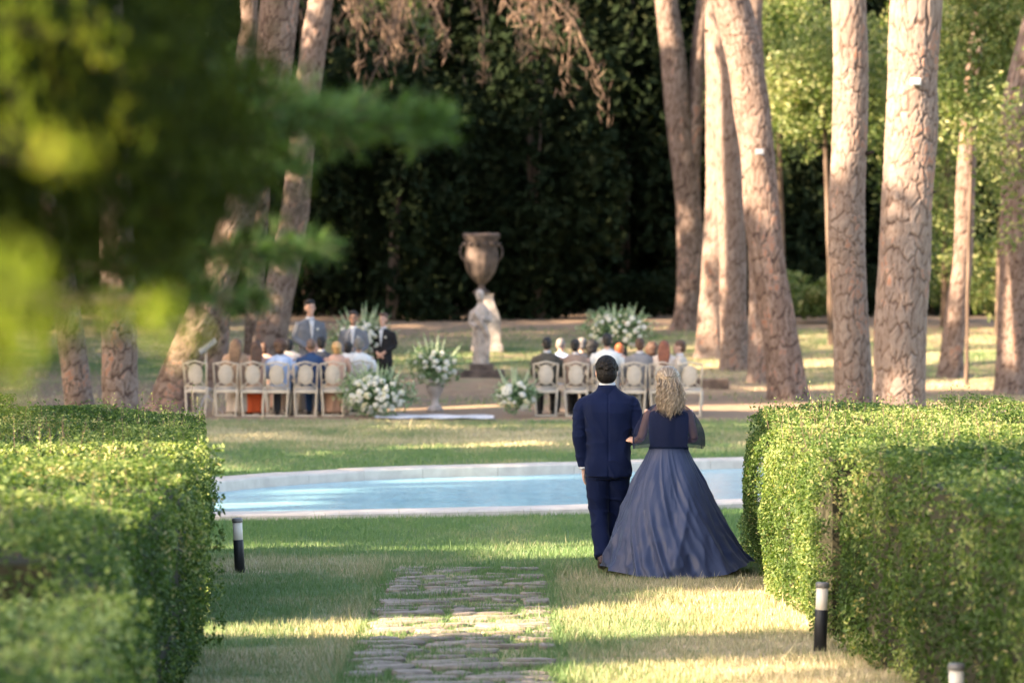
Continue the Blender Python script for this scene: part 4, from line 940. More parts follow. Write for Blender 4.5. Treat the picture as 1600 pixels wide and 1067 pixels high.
guest(909, 525, D2, 'm', 'short', 'hair_silver', 'cloth_slate', 'cloth_slate', 'silver-haired man in the row ahead of the brown jacket', RG)
guest(925, 529, D2, 'f', 'curly', 'hair_black', 'cloth_black', 'cloth_black', 'woman with black hair and black dress left of the white shirt', RG)
guest(949, 518, D1, 'm', 'short', 'hair_black', 'cloth_white', 'cloth_ltgrey', 'broad man in plain white shirt, tallest of the right guests', RG)
guest(968, 534, D2, 'f', 'short', 'hair_red', 'cloth_peach', 'cloth_peach', 'guest with bright ginger hair right of the white shirt', RG)
guest(1000, 525, D1, 'm', 'short', 'hair_brown', 'cloth_midgrey', 'cloth_midgrey', 'seated man in mid grey suit with dark brown hair', RG, coll='shirt')
guest(1019, 533, D2, 'f', 'curly', 'hair_brown', 'cloth_black', 'cloth_black', 'woman with bushy dark hair right of the grey suit', RG)
guest(1038, 530, D1, 'f', 'long', 'hair_auburn', 'cloth_pale', 'cloth_pale', 'woman with long straight auburn hair and pale top', RG)
guest(1064, 529, D1 + .05, 'm', 'short', 'hair_brown', 'cloth_beige', 'cloth_ltgrey', 'man in pale suit turning his face to the left, rightmost guest', RG, rz=R(78), coll='shirt')

# ------------------------------------------------------------------ standing figures
def standing(loc, rz, H, topm, lowm, hairm, label, group=None, glasses=False, beard=False, skin='skin', hands_front=True):
    t = empty('person', loc, rz, label, 'person', group); k = H / 1.8; t.scale = (k,) * 3
    s = Soup()
    loftz(s, [(0, 0, .85, .16, .11), (0, 0, 1.05, .14, .1), (0, 0, 1.3, .17, .11), (0, 0, 1.45, .15, .09)], 18)
    s.tube([(0, 0, 1.42), (0, .015, 1.58)], [.065, .055], 10); head_prims(s, (0, .02, 1.685))
    for q in (-1, 1):
        s.tube([(q * .09, 0, .9), (q * .1, .01, .5), (q * .1, -.01, .08)], [.085, .058, .04], 10); s.tube([(q * .1, -.03, .04), (q * .13, .15, .03)], [.04, .03], 8)
        s.tube([(q * .19, 0, 1.43), (q * .25, -.03, 1.17)], [.05, .042], 10); s.tube([(q * .25, -.03, 1.17), (q * .06, .17, 1.0)], [.04, .028], 10)
        hand_prims(s, (q * .06, .17, 1.0), (-q * .8, .1, -.5), (0, 1, 0), (0, .2, 1))
    link('body', remesh(s, .014, 2, 'body'), M[skin], t)
    s = Soup(); loftz(s, [(0, 0, .80, .2, .135), (0, 0, .95, .19, .13), (0, 0, 1.12, .175, .125), (0, 0, 1.32, .205, .13), (0, 0, 1.44, .2, .1), (0, 0, 1.5, .08, .07)], 22)
    for q in (-1, 1): s.tube([(q * .18, 0, 1.43), (q * .255, -.03, 1.17)], [.07, .06], 12); s.tube([(q * .255, -.03, 1.17), (q * .1, .14, 1.03)], [.06, .045], 12)
    link('jacket', remesh(s, .016, 3, 'jacket', .02), M[topm], t)
    s = Soup(); s.add(np.array([[-.02, .125, 1.26], [.02, .125, 1.26], [.045, .105, 1.48], [-.045, .105, 1.48], [0, .135, 1.14], [0, .145, 1.36]]) * [1, 1.14, 1], np.array([[4, 1, 5], [4, 5, 0], [1, 2, 5], [0, 5, 3], [5, 2, 3]])).obj('shirt_front', M['shirt'], t)
    Soup().lathe([(.07, 1.47), (.068, 1.53), (.058, 1.54), (.056, 1.5)], 16).obj('collar', M['shirt'], t, True)
    s = Soup()
    for q in (-1, 1): s.tube([(q * .085, 0, .88), (q * .1, 0, .5), (q * .1, 0, .05)], [.1, .08, .065], 12)
    link('trousers', remesh(s, .018, 3, 'trousers', .015), M[lowm], t)
    s = Soup(); s.sphere((0, -.015, 1.725), .1, 18, 14, sc=(.88, 1.02, 1.0)); s.sphere((0, -.04, 1.67), .085, 14, 10, sc=(.95, .8, 1)); s.sphere((.01, .05, 1.775), .062, 12, 8, sc=(1.35, .9, .75))
    link('hair', remesh(s, .013, 2, 'hair', .018), M[hairm], t)
    if beard:
        s = Soup(); s.sphere((0, .06, 1.60), .058, 14, 10, sc=(1.05, .8, .85)); link('beard', remesh(s, .012, 2, 'beard', .012), M[hairm], t)
    if glasses:
        s = Soup()
        for q in (-1, 1): s.tube([(q * .036 + .024 * math.cos(a), .107, 1.7 + .018 * math.sin(a)) for a in np.linspace(0, 6.28, 13)], .003, 5); s.tube([(q * .06, .105, 1.7), (q * .085, 0, 1.7)], .003, 4)
        s.tube([(-.012, .11, 1.7), (.012, .11, 1.7)], .003, 4); s.obj('glasses', M['black'], t)
    for q in (-1, 1):
        Soup().sphere((q * .035, .098, 1.698), .0125, 8, 6, sc=(1, .6, .8)).obj('eye', M['hair_black'], t, True)
        Soup().tube([(q * .1, -.06, .045), (q * .115, .06, .05), (q * .125, .16, .035)], [.04, .045, .035], 10).obj('shoe', M['black'], t, True)
    s = Soup(); s.sphere((-.1, .135, 1.33), .022, 8, 6, sc=(1, .6, 1)); s.obj('buttonhole_flower', M['petal'], t, True)
    return t
D = 71.6; x = (484 - 800) * D / FPX; standing((x, D, G(x, D)), R(180 + 18), at(484, 470, D).z - G(x, D), 'cloth_grey', 'cloth_grey', 'hair_black', 'tall standing man in grey suit and white shirt facing the guests', 'men standing at the front of the ceremony')
D = 71.6; x = (552 - 800) * D / FPX; standing((x, D, G(x, D)), R(180 - 4), at(552, 487, D).z - G(x, D), 'cloth_grey', 'cloth_grey', 'hair_black', 'standing man with beard and glasses in grey jacket before the flowers', 'men standing at the front of the ceremony', True, True, 'skin_tan')
D = 73.2; x = (599 - 800) * D / FPX; standing((x, D, G(x, D)), R(180 - 20), at(599, 490, D).z - G(x, D), 'cloth_black', 'cloth_black', 'hair_brown', 'person in black clothes standing beside the tall white flowers')

# ------------------------------------------------------------------ flower arrangements
def rose_mesh():
    s = Soup(); s.sphere((0, 0, 0), .62, 8, 6)
    for ring, (nn_, rr, tilt, sz) in enumerate([(5, .3, .9, .5), (6, .55, .45, .62), (7, .72, .05, .66)]):
        for k in range(nn_):
            a = k * 2 * math.pi / nn_ + ring * .5; c = np.array([math.cos(a) * rr, math.sin(a) * rr, .35 - ring * .3])
            s.sphere(c, sz * .62, 6, 4, sc=(.35, 1, .9), rot=(0, -tilt + .9, a))
    return s.me('rose', True)
ROSE = rose_mesh()
def spike_mesh():
    s = Soup(); s.tube([(0, 0, -.6), (0, 0, 1)], [.02, .01], 5, .1)
    for k in range(34):
        z = k / 34; a = k * 2.4; r = .06 * (1 - z * .75); s.sphere((math.cos(a) * r, math.sin(a) * r, z), .05 * (1 - z * .6), 6, 4, a=.95 if z < .75 else .55, sc=(1, 1, .8))
    return s.me('flower_spike', True)
SPIKE = spike_mesh()
def flowers(px, py, D, rx, rz_, label, nr, nsp, ng, seed, tall=.45, group='white flower arrangements', base=None, skew=0):
    """px, py: centre of the flower mass in the photograph; rx, rz radii in metres"""
    c = at(px, py, D); g = G(c.x, D); t = empty('flower_arrangement', (c.x, D, g), 0, label, 'flowers', group); cz = c.z - g; r_ = np.random.default_rng(seed)
    n = ng; d = r_.normal(size=(n, 3)); d /= np.linalg.norm(d, axis=1)[:, None]; P = np.array([0, 0, cz]) + d * r_.uniform(.3, 1.22, (n, 1)) * [rx, rx * .7, rz_]
    P[:, 2] = np.maximum(P[:, 2], .04)
    V, F = leafcloud(P, d, r_.uniform(.06, .16, n), r_.uniform(.02, .05, n), .8)
    link('greenery', mesh('greenery', V, F, {'tone': np.repeat(np.clip(r_.normal(.32, .22, n), 0, 1), 4)}), M['sage'], t)['kind'] = 'stuff'
    # trailing sprays
    P = []; tw = Soup()
    for k in range(int(nsp * 5)):
        a = r_.uniform(-.2, math.pi + .2); ln = r_.uniform(.9, 1.35); e = np.array([math.cos(a) * rx * ln + skew * .1, r_.uniform(-.3, .3) * rx, cz + (math.sin(a)) * rz_ * ln]); e[2] = max(e[2], .05)
        C = spline([(0, 0, cz), (e[0] * .5, e[1] * .6, cz + (e[2] - cz) * .65), e], 10); tw.tube(C, np.linspace(.006, .002, 10), 4)
        for q in range(16): P.append(C[2 + q // 2] + r_.normal(0, .022, 3))
    tw.obj('stem', M['sage'], t)['kind'] = 'stuff'
    V, F = leafcloud(np.array(P), np.array([0, -1., 0]), .05, .022, 1)
    link('leaf_sprays', mesh('leaf_sprays', V, F, {'tone': np.repeat(r_.uniform(.3, 1, len(P)), 4)}), M['sage'], t)['kind'] = 'stuff'
    for k in range(nr):
        while True:
            a, b = r_.uniform(-1, 1), r_.uniform(-1, 1)
            if a * a + b * b < 1: break
        f = math.sqrt(max(0, 1 - a * a - b * b)); s_ = r_.uniform(.03, .07)
        p = (a * rx * .92, -f * rx * .72 - .02, max(.08, cz + b * rz_ * .9))
        o = link('rose', ROSE, M['petal' if r_.random() < .8 else 'petalcream'], t, p, (R(60 + r_.uniform(-30, 30)), r_.uniform(-.4, .4), r_.uniform(-.6, .6))); o.scale = (s_,) * 3
    for k in range(nsp):
        a = R(r_.uniform(25, 155)); ln = r_.uniform(.8, 1.15) * tall; p = np.array([math.cos(a) * rx * .7, r_.uniform(-.4, .2) * rx, cz + math.sin(a) * rz_ * .7])
        o = link('flower_spike', SPIKE, M['sage'], t, p, (r_.uniform(-.2, .2), (math.pi / 2 - a) * .6, 0)); o.scale = (ln * .9, ln * .9, ln)
    if base: base(t, cz, rz_)
    return t
def urn_base(t, cz, rz_):
    h = cz - rz_ * .7; k = h / .5
    Soup().lathe([(0, 0), (.15, 0), (.15, .05 * k), (.12, .07 * k), (.075, .12 * k), (.065, .2 * k), (.1, .27 * k), (.15, .35 * k), (.17, .48 * k), (.18, .5 * k), (.14, .5 * k)], 24).obj('urn', M['stone'], t, True)
def plinth_base(t, cz, rz_): Soup().box((0, 0, (cz - rz_ * .6) / 2), (.34, .34, cz - rz_ * .6)).obj('stand', M['black'], t, bevel=.01)
flowers(566, 528, 73.4, .52, .36, 'tall white flowers with long spikes behind the standing men', 45, 12, 900, 1, .42, base=plinth_base)
flowers(680, 572, 69.6, .42, .36, 'white flowers in a grey stone urn left of the statue', 30, 8, 900, 2, .36, base=urn_base)
flowers(588, 616, 66.9, .58, .36, 'large low white flower bank at the end of the left chairs', 82, 12, 1300, 3, .36)
flowers(806, 618, 67.0, .34, .27, 'small white flower cluster on the ground left of the right chairs', 27, 6, 600, 4, .4)
flowers(966, 517, 73.4, .62, .36, 'wide white flower arrangement behind the right guests', 57, 12, 1100, 5, .32, base=plinth_base)

# ------------------------------------------------------------------ THE COUPLE
MX, MY = (950 - 800) * 32.4 / FPX, 32.4
man = empty('person', (MX, MY, G(MX, MY)), 0, 'man with short dark hair in navy suit walking away arm in arm', 'person')
s = Soup()      # body
loftz(s, [(0, 0, .85, .15, .11), (0, 0, 1.05, .14, .1), (0, 0, 1.3, .18, .11), (0, 0, 1.45, .16, .09), (0, 0, 1.49, .1, .06)], 20)
s.tube([(0, 0, 1.42), (-.01, .015, 1.6)], [.066, .058], 14); head_prims(s, (-.012, .02, 1.68), 1.03)
s.tube([(-.19, 0, 1.44), (-.235, -.01, 1.16)], [.052, .043], 12); s.tube([(-.235, -.01, 1.16), (-.205, .03, .87)], [.042, .027], 12)
hand_prims(s, (-.205, .03, .87), (.02, .06, -1), (-1, 0, 0), (.1, 1, 0), .17)
s.tube([(.19, 0, 1.44), (.25, -.03, 1.17)], [.052, .043], 12); s.tube([(.25, -.03, 1.17), (.12, .22, 1.08)], [.042, .028], 12); hand_prims(s, (.12, .22, 1.08), (-.8, .5, 0), (0, .3, 1), (.3, .6, .4), .17)
s.tube([(-.08, 0, .9), (-.075, .03, .49), (-.05, -.20, .12)], [.085, .06, .04], 12); s.tube([(.09, 0, .9), (.08, .12, .5), (.05, .18, .1)], [.085, .06, .04], 12)
s.tube([(-.05, -.22, .12), (-.05, -.05, .04)], [.036, .03], 8); s.tube([(.05, .15, .05), (.05, .32, .04)], [.036, .03], 8)
link('body', remesh(s, .008, 4, 'body'), M['skin'], man)
s = Soup()      # jacket
loftz(s, [(.005, -.005, .80, .188, .15), (.005, -.005, .90, .19, .15), (.003, 0, 1.0, .183, .142), (.0, 0, 1.1, .178, .136), (0, 0, 1.22, .192, .14), (0, -.005, 1.34, .212, .142), (0, -.005, 1.42, .226, .125), (0, 0, 1.462, .222, .104), (0, .005, 1.50, .15, .085), (0, .008, 1.525, .10, .075), (-.005, .01, 1.545, .078, .07), (-.005, .012, 1.56, .074, .066)], 40)
for q, el, wr in ((-1, (-.243, -.012, 1.16), (-.208, .02, .885)), (1, (.262, -.035, 1.165), (.15, .17, 1.085))):
    s.tube(spline([(q * .17, 0, 1.43), (q * .215, -.003, 1.385), (q * .236, -.008, 1.29), el], 10), [.05, .057, .062, .064, .064, .063, .061, .059, .057, .055], 18)
    s.sphere(el, .057, 14, 10); s.tube([el, wr], [.057, .044], 18)
def suit_creases(co):
    x_, z_ = co[:, 0], co[:, 2]; arm = np.abs(x_) > .195
    a = 1 - np.abs(2 * noise(x_ * 9 + z_ * 5, z_ * 7 + 3, co[:, 1] * 4, 41) - 1)          # diagonal drag folds
    b = 1 - np.abs(2 * noise(x_ * 6, z_ * 26, co[:, 1] * 6, 42) - 1)                        # short cross creases on sleeves
    mid = -.55 * np.exp(-(x_ / .006) ** 2) * (co[:, 1] < 0) * (z_ < 1.5)
    return np.where(arm, 0.5 * b ** 3, .9 * a ** 4 * sstep((1.45 - z_) / .2)) + mid
jk = link('jacket', remesh(s, .0065, 4, 'jacket', .016, suit_creases), M['suit_navy'], man)
s = Soup(); s.box((0, -.148, .87), (.004, .012, .15)); s.obj('vent_edge', M['suit_navy'], man)
Soup().lathe([(.052, 1.535), (.07, 1.545), (.069, 1.585), (.062, 1.592), (.058, 1.585), (.058, 1.54)], 28, c=(-.006, .012, 0)).obj('shirt_collar', M['shirt'], man, True)
Soup().lathe([(.083, 1.50), (.081, 1.555), (.074, 1.572), (.068, 1.56), (.07, 1.52)], 28, c=(-.006, .006, 0)).obj('jacket_collar', M['suit_navy'], man, True)
Soup().tube([(-.208, .02, .888), (-.206, .023, .868)], .040, 18).obj('shirt_cuff', M['shirt'], man, True)
s = Soup()      # trousers
loftz(s, [(0, 0, .78, .17, .12), (0, 0, .86, .165, .12), (0, 0, .95, .15, .11)], 24)
s.tube(spline([(-.08, 0, .84), (-.08, .03, .64), (-.074, .03, .47), (-.058, -.09, .27), (-.05, -.19, .13)], 12), [.104, .1, .095, .09, .085, .08, .077, .073, .07, .066, .064, .062], 20)
s.tube(spline([(.085, 0, .84), (.085, .08, .62), (.08, .13, .45), (.06, .16, .2), (.05, .17, .055)], 12), [.104, .1, .095, .09, .085, .08, .077, .073, .07, .066, .064, .062], 20)
link('trousers', remesh(s, .0075, 3, 'trousers', .010, lambda co: (1 - np.abs(2 * noise(co[:, 0] * 10 + co[:, 2] * 6, co[:, 2] * 9, co[:, 1] * 5, 43) - 1)) ** 4 * 1.1), M['suit_navy'], man)
for a, b, lift in ((-.05, -.25, .085), (.05, .14, 0)):
    s = Soup(); s.tube([(a, b - .005, .035 + lift), (a, b + .07, .045 + lift * .8), (a, b + .17, .035 + lift * .25), (a - .005, b + .24, .022)], [.033, .042, .042, .025], 12); s.box((a, b + .01, .012 + lift), (.06, .07, .028))
    link('shoe', remesh(s, .008, 2, 'shoe'), M['shoe'], man)
s = Soup(); z = 1.68; xh = -.012        # hair, short with fine tufts
s.sphere((xh, .005, z + .04), .105, 24, 18, sc=(.9, 1.04, 1.0)); s.sphere((xh, -.028, z - .01), .09, 20, 14, sc=(.97, .86, 1.05))
for k in range(150):
    a = rs.uniform(0, 6.28); e = rs.uniform(-.15, 1.5); d = np.array([math.cos(a) * math.cos(e), math.sin(a) * math.cos(e), math.sin(e)])
    if d[1] > .5 and e < .6: continue
    p = np.array([xh, .0, z + .035]) + d * [.092, .103, .1]; t_ = np.cross(d, rs.normal(size=3)); t_ /= np.linalg.norm(t_)
    s.tube([p - t_ * .018 - d * .004, p + d * .005, p + t_ * .018 - d * .003], [.004, .008, .004], 5)
link('hair', remesh(s, .0055, 1, 'hair', .006), M['hair_dark'], man)

# woman
WX, WY = (1045 - 800) * 32.15 / FPX, 32.15
wom = empty('person', (WX, WY, G(WX, WY)), 0, 'woman with long wavy blond hair in slate blue gown and sheer capelet', 'person')
s = Soup()
loftz(s, [(0, 0, .85, .16, .12), (0, 0, 1.02, .125, .095), (0, 0, 1.2, .14, .1), (0, 0, 1.35, .155, .09), (0, 0, 1.41, .11, .065)], 20)
s.tube([(0, 0, 1.38), (-.005, .012, 1.52)], [.055, .047], 14); head_prims(s, (-.008, .02, 1.605), .97)
s.tube([(-.16, 0, 1.37), (-.235, -.01, 1.13)], [.042, .036], 12); s.tube([(-.235, -.01, 1.13), (-.295, .10, 1.105)], [.034, .024], 12); hand_prims(s, (-.295, .085, 1.11), (-.35, .75, .10), (-.2, -.1, 1), (.5, .5, .3), .155)
s.tube([(.16, 0, 1.37), (.215, -.01, 1.13)], [.042, .036], 12); s.tube([(.215, -.01, 1.13), (.1, .2, 1.1)], [.034, .023], 12); hand_prims(s, (.1, .2, 1.1), (-.7, .6, 0), (0, .2, 1), (-.2, .5, .6), .155)
for q in (-1, 1): s.tube([(q * .09, 0, .9), (q * .08, .02, .5), (q * .07, -.02, .1)], [.09, .058, .036], 12); s.tube([(q * .07, -.03, .07), (q * .07, .1, .035)], [.03, .026], 8)
link('body', remesh(s, .008, 4, 'body'), M['skin'], wom)
s = Soup(); loftz(s, [(0, 0, 1.02, .158, .118), (0, 0, 1.08, .156, .116), (0, 0, 1.2, .165, .122), (0, 0, 1.31, .172, .122), (0, 0, 1.35, .165, .112), (0, 0, 1.37, .13, .09)], 30)
link('bodice', remesh(s, .0085, 3, 'bodice', .006), M['bodice'], wom)
s = Soup().lathe([(.16, 1.028), (.167, 1.034), (.167, 1.062), (.16, 1.068), (.15, 1.05)], 40, sy=.76); s.obj('waistband', M['bodice'], wom, True)
# capelet: open-bottomed shell over the shoulders with arms, slightly flared and wavy
nz_, nt_ = 26, 96; V = []
for i in range(nz_):
    f = i / (nz_ - 1)
    for j in range(nt_):
        th = 2 * math.pi * j / nt_; c, q = math.cos(th), math.sin(th)
        top = np.array([.075 * c, .06 * q + .005, 1.425])
        sh_ = np.array([.205 * c * (abs(c) ** .0), .115 * q, 1.385 - .03 * abs(c)])
        lowz = 1.065 - .02 * (abs(c) ** 3) + (.0 if q < 0 else .02)
        wv = 1 + .035 * math.sin(th * 11 + 1) + .02 * math.sin(th * 23)
        low = np.array([(.292 if c > 0 else .30) * c * wv, .165 * q * wv, lowz])
        if f < .3: g_ = f / .3; p = top * (1 - g_) + sh_ * g_; p[2] = top[2] + (sh_[2] - top[2]) * g_ ** 2
        else: g_ = (f - .3) / .7; p = sh_ * (1 - g_) + low * g_; ex = .035 * math.sin(g_ * math.pi); p[0] += c * ex; p[1] += q * ex * .4
        V.append(p)
I, J = np.meshgrid(np.arange(nz_ - 1), np.arange(nt_), indexing='ij'); J2 = (J + 1) % nt_
F = np.stack([I * nt_ + J, I * nt_ + J2, (I + 1) * nt_ + J2, (I + 1) * nt_ + J], -1).reshape(-1, 4)
link('capelet', mesh('capelet', V, F, smooth=True), M['chiffon'], wom)
# back panel (opaque cloth layer of the top, down to the waist)
# skirt
nz_, nt_ = 70, 320; V = []
f = np.linspace(0, 1, nz_)[:, None]; th = (np.arange(nt_) * 2 * np.pi / nt_)[None]
c, q = np.cos(th), np.sin(th)
prof = np.interp(f, [0, .04, .1, .25, .5, .75, 1], [.162, .175, .200, .272, .375, .475, .565])
ax_ = prof * (1 + .05 * f * (c > 0) * np.abs(c)); ay = prof * np.interp(f, [0, .2, 1], [.76, .9, 1.05]) * (1 + .12 * f * (q < 0))
amp = np.interp(f, [0, .05, .2, .6, 1], [.0, .03, .065, .085, .105])
def ring(k, sd, tw=0.0, fz=0.0): return noise(np.cos(th + tw * f) * k + 20, np.sin(th + tw * f) * k + 20, f * fz, sd)
n1 = ring(3.2, 51, .5, .7); n2 = ring(6.5, 52, -.6, 1.2); n3 = ring(2.0, 53, .3, .5)
fold = 1.5 * (1 - 2 * np.abs(2 * n1 - 1)) + .75 * (1 - 2 * np.abs(2 * n2 - 1)) + 1.2 * (n3 - .5)
small = .30 * (1 - np.abs(2 * noise(c * 7 + 9 + f * 2, q * 7 + 9, f * 9, 8) - 1)) ** 3
rmod = 1 + amp * .72 * (fold + small)
zz = 1.045 * (1 - f) + .015 + f ** 6 * (.085 * np.abs(c) ** 2.2 * (c > 0) + .055 * np.abs(c) ** 2.2 * (c < 0)) + f ** 8 * .03 * (n1 - .5)
Xs = ax_ * c * rmod + .065 * f ** 2; Ys = ay * q * rmod; Zs = zz + 0 * c
V = np.stack([Xs, Ys, Zs], -1).reshape(-1, 3)
I, J = np.meshgrid(np.arange(nz_ - 1), np.arange(nt_), indexing='ij'); J2 = (J + 1) % nt_
F = np.stack([I * nt_ + J2, I * nt_ + J, (I + 1) * nt_ + J, (I + 1) * nt_ + J2], -1).reshape(-1, 4)
sk = link('skirt', mesh('skirt', V, F, smooth=True), M['satin'], wom)
Soup().tube([(.0, -.128, 1.03), (.002, -.150, .93), (.003, -.182, .86)], .0035, 6).obj('zip', M['zip'], wom)
# hair: scalp volume + wavy locks
hb = Soup(); zc = 1.605; hx = -.008
hb.sphere((hx, .0, zc + .03), .102, 24, 18, sc=(.93, 1.04, 1.0)); hb.sphere((hx, -.045, zc - .04), .088, 20, 14, sc=(1.05, .75, 1.1))
hb.tube([(hx, -.06, zc - .05), (hx + .005, -.10, zc - .14), (hx + .005, -.11, zc - .21)], [.088, .082, .035], 16, flat=.6)
link('hair_mass', remesh(hb, .008, 3, 'hair_mass', .01), M['hair_light'], wom)
M['locks'] = ramp_mat('blond_locks', [(0, (.05, .034, .022)), (.5, (.15, .105, .068)), (1, (.38, .30, .21))], rough=.4, spec=.5)
lk = Soup()
for k in range(560):
    a = rs.uniform(-1, 1); st_ = np.array([hx + a * .074, -.045 - .05 * (1 - a * a), zc + rs.uniform(-.02, .07)])
    ln = rs.uniform(.17, .32) * (1 - .25 * abs(a)); ph = rs.uniform(0, 6.28); fr = rs.uniform(26, 44); am = rs.uniform(.004, .015); spread = a * rs.uniform(.02, .06)
    t_ = np.linspace(0, 1, 20); C = np.c_[st_[0] + spread * t_ + am * np.sin(ph + t_ * ln * fr * 3) * t_ ** .5 + .02 * t_, st_[1] - .055 * np.sin(t_ * 2.0) - rs.uniform(0, .03) * t_ + am * .8 * np.cos(ph + t_ * ln * fr * 3) * t_ ** .5, st_[2] - ln * t_]
    lk.tube(C, np.interp(t_, [0, .2, .8, 1], [.003, .0045, .004, .001]), 4, rs.uniform(.15, .85))
for k in range(170):     # smooth strands combed over the crown to the twist at the back
    a = rs.uniform(-1, 1); b_ = rs.uniform(0, 1); e = np.array([hx + a * .02, -.118, zc + .045 - .02 * abs(a)])
    d = np.array([math.sin(a * 1.5), rs.uniform(-.3, .7), 0]); d[2] = math.sqrt(max(.02, 1 - min(.98, d[0] ** 2 * .9 + d[1] ** 2 * .6)));
    d = d / np.linalg.norm(d); s0 = np.array([hx, 0, zc + .03]) + d * [.099, .111, .107]
    m_ = (s0 + e) / 2 - np.array([hx, 0, zc + .03]); m_ = m_ / np.linalg.norm(m_ / [.102, .115, .11]) + np.array([hx, 0, zc + .03])
    lk.tube(spline([s0, m_, e], 8), np.linspace(.004, .006, 8), 4, rs.uniform(.1, .9))
for q in (-1, 1):        # twisted strands meeting at the back
    for k in range(3):
        zz_ = zc + .05 - k * .014; t_ = np.linspace(0, 1, 14); C = np.c_[hx + q * .1 * (1 - t_), -.03 - .092 * np.sin(t_ * 1.57), zz_ - .004 * t_ + .005 * np.sin(t_ * 22 + k)]
        lk.tube(C, .0085, 6, rs.uniform(.3, .9))
lk.obj('wavy_locks', M['locks'], wom, True)
Soup().sphere((hx + .095, .0, zc - .03), .007, 6, 5).obj('earring', M['silver'], wom, True)

# ------------------------------------------------------------------ foreground branches at the left
def leafy_branch(parent, base, pts, n, L, W, m, spread, tone=(0, 1), droop=.3, tufts=0):
    C = spline([Vector(p) - base for p in pts], 16); Soup().tube(C, np.linspace(.005, .0025, 16), 6).obj('branch', M['hedge_core'], parent)
    i = rs.integers(0, 16, n); P = C[i] + rs.normal(0, 1, (n, 3)) * spread
    V, F = leafcloud(P, np.array([0, -.3, .7]), L * rs.uniform(.6, 1.3, n), W, 1, .2, droop)
    link('foliage', mesh('foliage', V, F, {'tone': np.repeat(rs.uniform(*tone, n), 4)}), M[m], parent)

# tree B close to the viewer
nb = Vector((-1.9, 5.2, 0)); tb = empty('evergreen_tree', nb, 0, 'near tree at the left whose blurred dark green twigs fill the upper left', 'tree')
link('trunk', trunk_mesh([(0, 0, -.1), (.05, 0, 1.6), (0, 0, 3.4), (-.1, .1, 5)], [.14, .12, .1, .05], 24, .08, .08, seed=3), M['barkdark'], tb)
link('crown', crown_mesh((-.1, 1.6, 5.3), (2.6, 3.4, 1.3), 12000, .12, .06, 22, 79), M['nearleaf'], tb)  # unseen crown added overhead to block the sky and darken the twigs
def nt_branch(pxa, pya, pxb, pyb, D, n, L, W, spread, tone=(0, 1), droop=.3, m='nearleaf'):
    a, b = at(pxa, pya, D), at(pxb, pyb, D + .2); leafy_branch(tb, nb, [a + Vector((-.25, 0, .05)), a, b], n, L, W, m, spread, tone, droop)
for (x0, y0, x1, y1, D, n, sp_) in [(-80, 60, 270, 110, 7.5, 2000, .075), (-80, 200, 370, 220, 8.5, 2200, .085), (-60, 330, 330, 330, 8, 2200, .08), (-80, -30, 320, 0, 8, 1900, .075), (-60, 430, 250, 400, 8.5, 1300, .075), (100, 140, 370, 150, 9.5, 1500, .08), (60, 280, 380, 300, 9, 1000, .08), (-60, 20, 310, 60, 8, 1700, .09), (-60, 260, 350, 180, 8, 1900, .09), (-60, 120, 370, 250, 9, 1900, .10), (-60, 360, 330, 390, 8.5, 800, .09), (-90, 520, 40, 480, 7.5, 700, .06)]:
    nt_branch(x0, y0, x1, y1, D, n, .05, .016, sp_, (0, .45), 1.0)  # low tone range paints this twig mass as shaded
for (x0, y0, x1, y1, D, n, sp_, t0, t1) in [(-40, 430, 90, 520, 3.5, 46, .020, .8, .92), (-40, 570, 60, 590, 3.6, 20, .018, .8, .95), (190, 490, 280, 540, 4.2, 26, .020, .8, .95), (40, 235, 110, 260, 3.8, 18, .014, .9, .98),
                                   (60, 40, 90, 150, 7.5, 60, .028, .93, .97), (165, 80, 200, 210, 7.5, 60, .028, .93, .97), (120, 0, 160, 60, 7.5, 40, .03, .9, .96), (0, 120, 30, 210, 7, 50, .03, .9, .96), (-20, 20, 20, 60, 6.5, 30, .03, .9, .96)]:
    nt_branch(x0, y0, x1, y1, D, n, .045, .016, sp_, (t0, t1), 1.4)  # high tone range paints these leaf clusters as sunlit
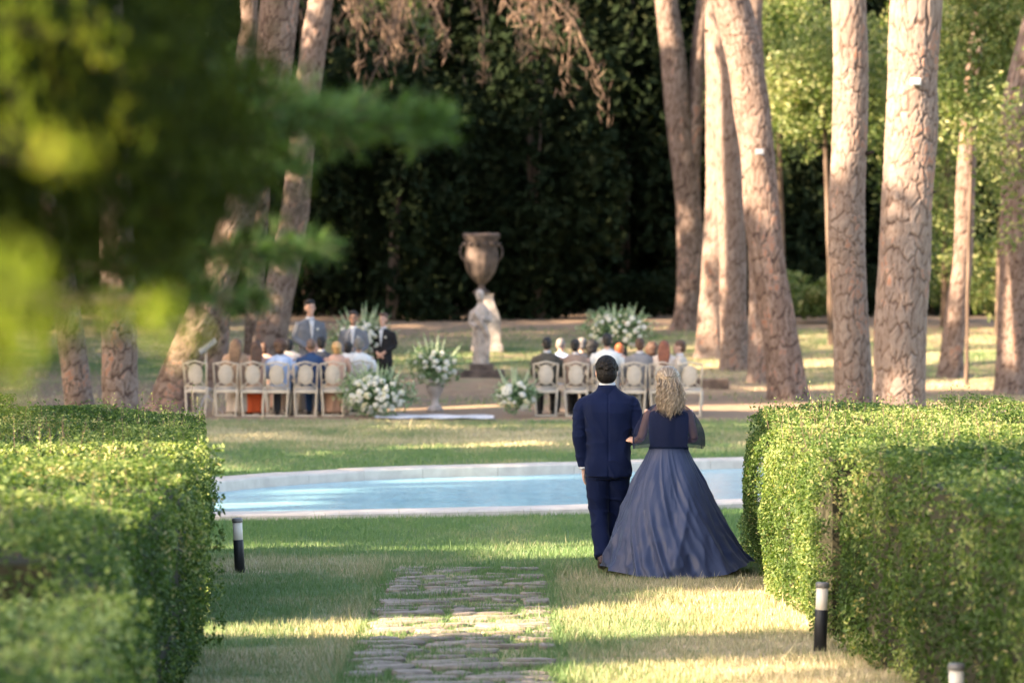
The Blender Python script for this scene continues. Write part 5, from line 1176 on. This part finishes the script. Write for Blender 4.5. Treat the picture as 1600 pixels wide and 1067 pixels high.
# tree A: pine with branch reaching to the middle
na = Vector((-3.6, 12.5, 0)); ta = empty('pine_tree', na, 0, 'young pine at the left whose green needle branch reaches towards the centre', 'tree')
link('trunk', trunk_mesh([(0, 0, -.1), (.1, 0, 2), (0, 0, 4.5), (-.1, .1, 6.5)], [.16, .14, .11, .05], 24, .08, .08, seed=5), M['barkdark'], ta)
def needle_branch(pts, D, nt):
    P3 = [na + Vector((0, 0, at(0, pts[0][1], D).z))] + [at(px, py, D + .3 * i) for i, (px, py) in enumerate(pts)]
    C = spline([p - na for p in P3], 30); Soup().tube(C, np.linspace(.03, .006, 30), 7).obj('branch', M['twig'], ta)
    Ps, Ds = [], []; tw = Soup()
    for k in range(nt):
        i = rs.integers(6, 30); o_ = C[i]; d = rs.normal(size=3) * [1, 1, .55] + [.9, 0, .1]; d /= np.linalg.norm(d); e = o_ + d * rs.uniform(.06, .2) * (1.25 - i / 40)
        tw.tube([o_, e], [.004, .002], 4)
        for q in range(34):
            u = rs.uniform(.3, 1.1); Ps.append(o_ + (e - o_) * u); dd = d + rs.normal(0, .55, 3); Ds.append(dd / np.linalg.norm(dd))
    P, Dn = np.array(Ps), np.array(Ds); L = .075; b_ = np.cross(Dn, rs.normal(size=Dn.shape)); b_ /= np.linalg.norm(b_, axis=1)[:, None]
    V = np.stack([P - b_ * .0022, P + b_ * .0022, P + Dn * L * rs.uniform(.6, 1.2, (len(P), 1))], 1).reshape(-1, 3)
    tw.obj('twig', M['twig'], ta)['kind'] = 'stuff'
    link('needles', mesh('needles', V, np.arange(len(V)).reshape(-1, 3), {'tone': np.repeat(rs.uniform(0, 1, len(P)), 3)}), M['branchneedle'], ta)['kind'] = 'stuff'
needle_branch([(200, 185), (430, 190), (560, 192), (672, 198)], 12, 300)
needle_branch([(150, 120), (330, 140), (440, 170), (520, 190)], 12.5, 240)
needle_branch([(150, 260), (330, 270), (440, 260)], 11.5, 130)
needle_branch([(100, 420), (260, 400), (400, 390), (490, 385)], 12.5, 120)
needle_branch([(100, 470), (260, 460), (380, 470)], 12, 80)
link('crown', crown_mesh((-.8, -1.2, 6.4), (2.2, 2.4, 1.6), 9000, .14, .04, 18, 77), M['pineleaf'], ta)  # unseen crown added above the frame to cut light on the branches
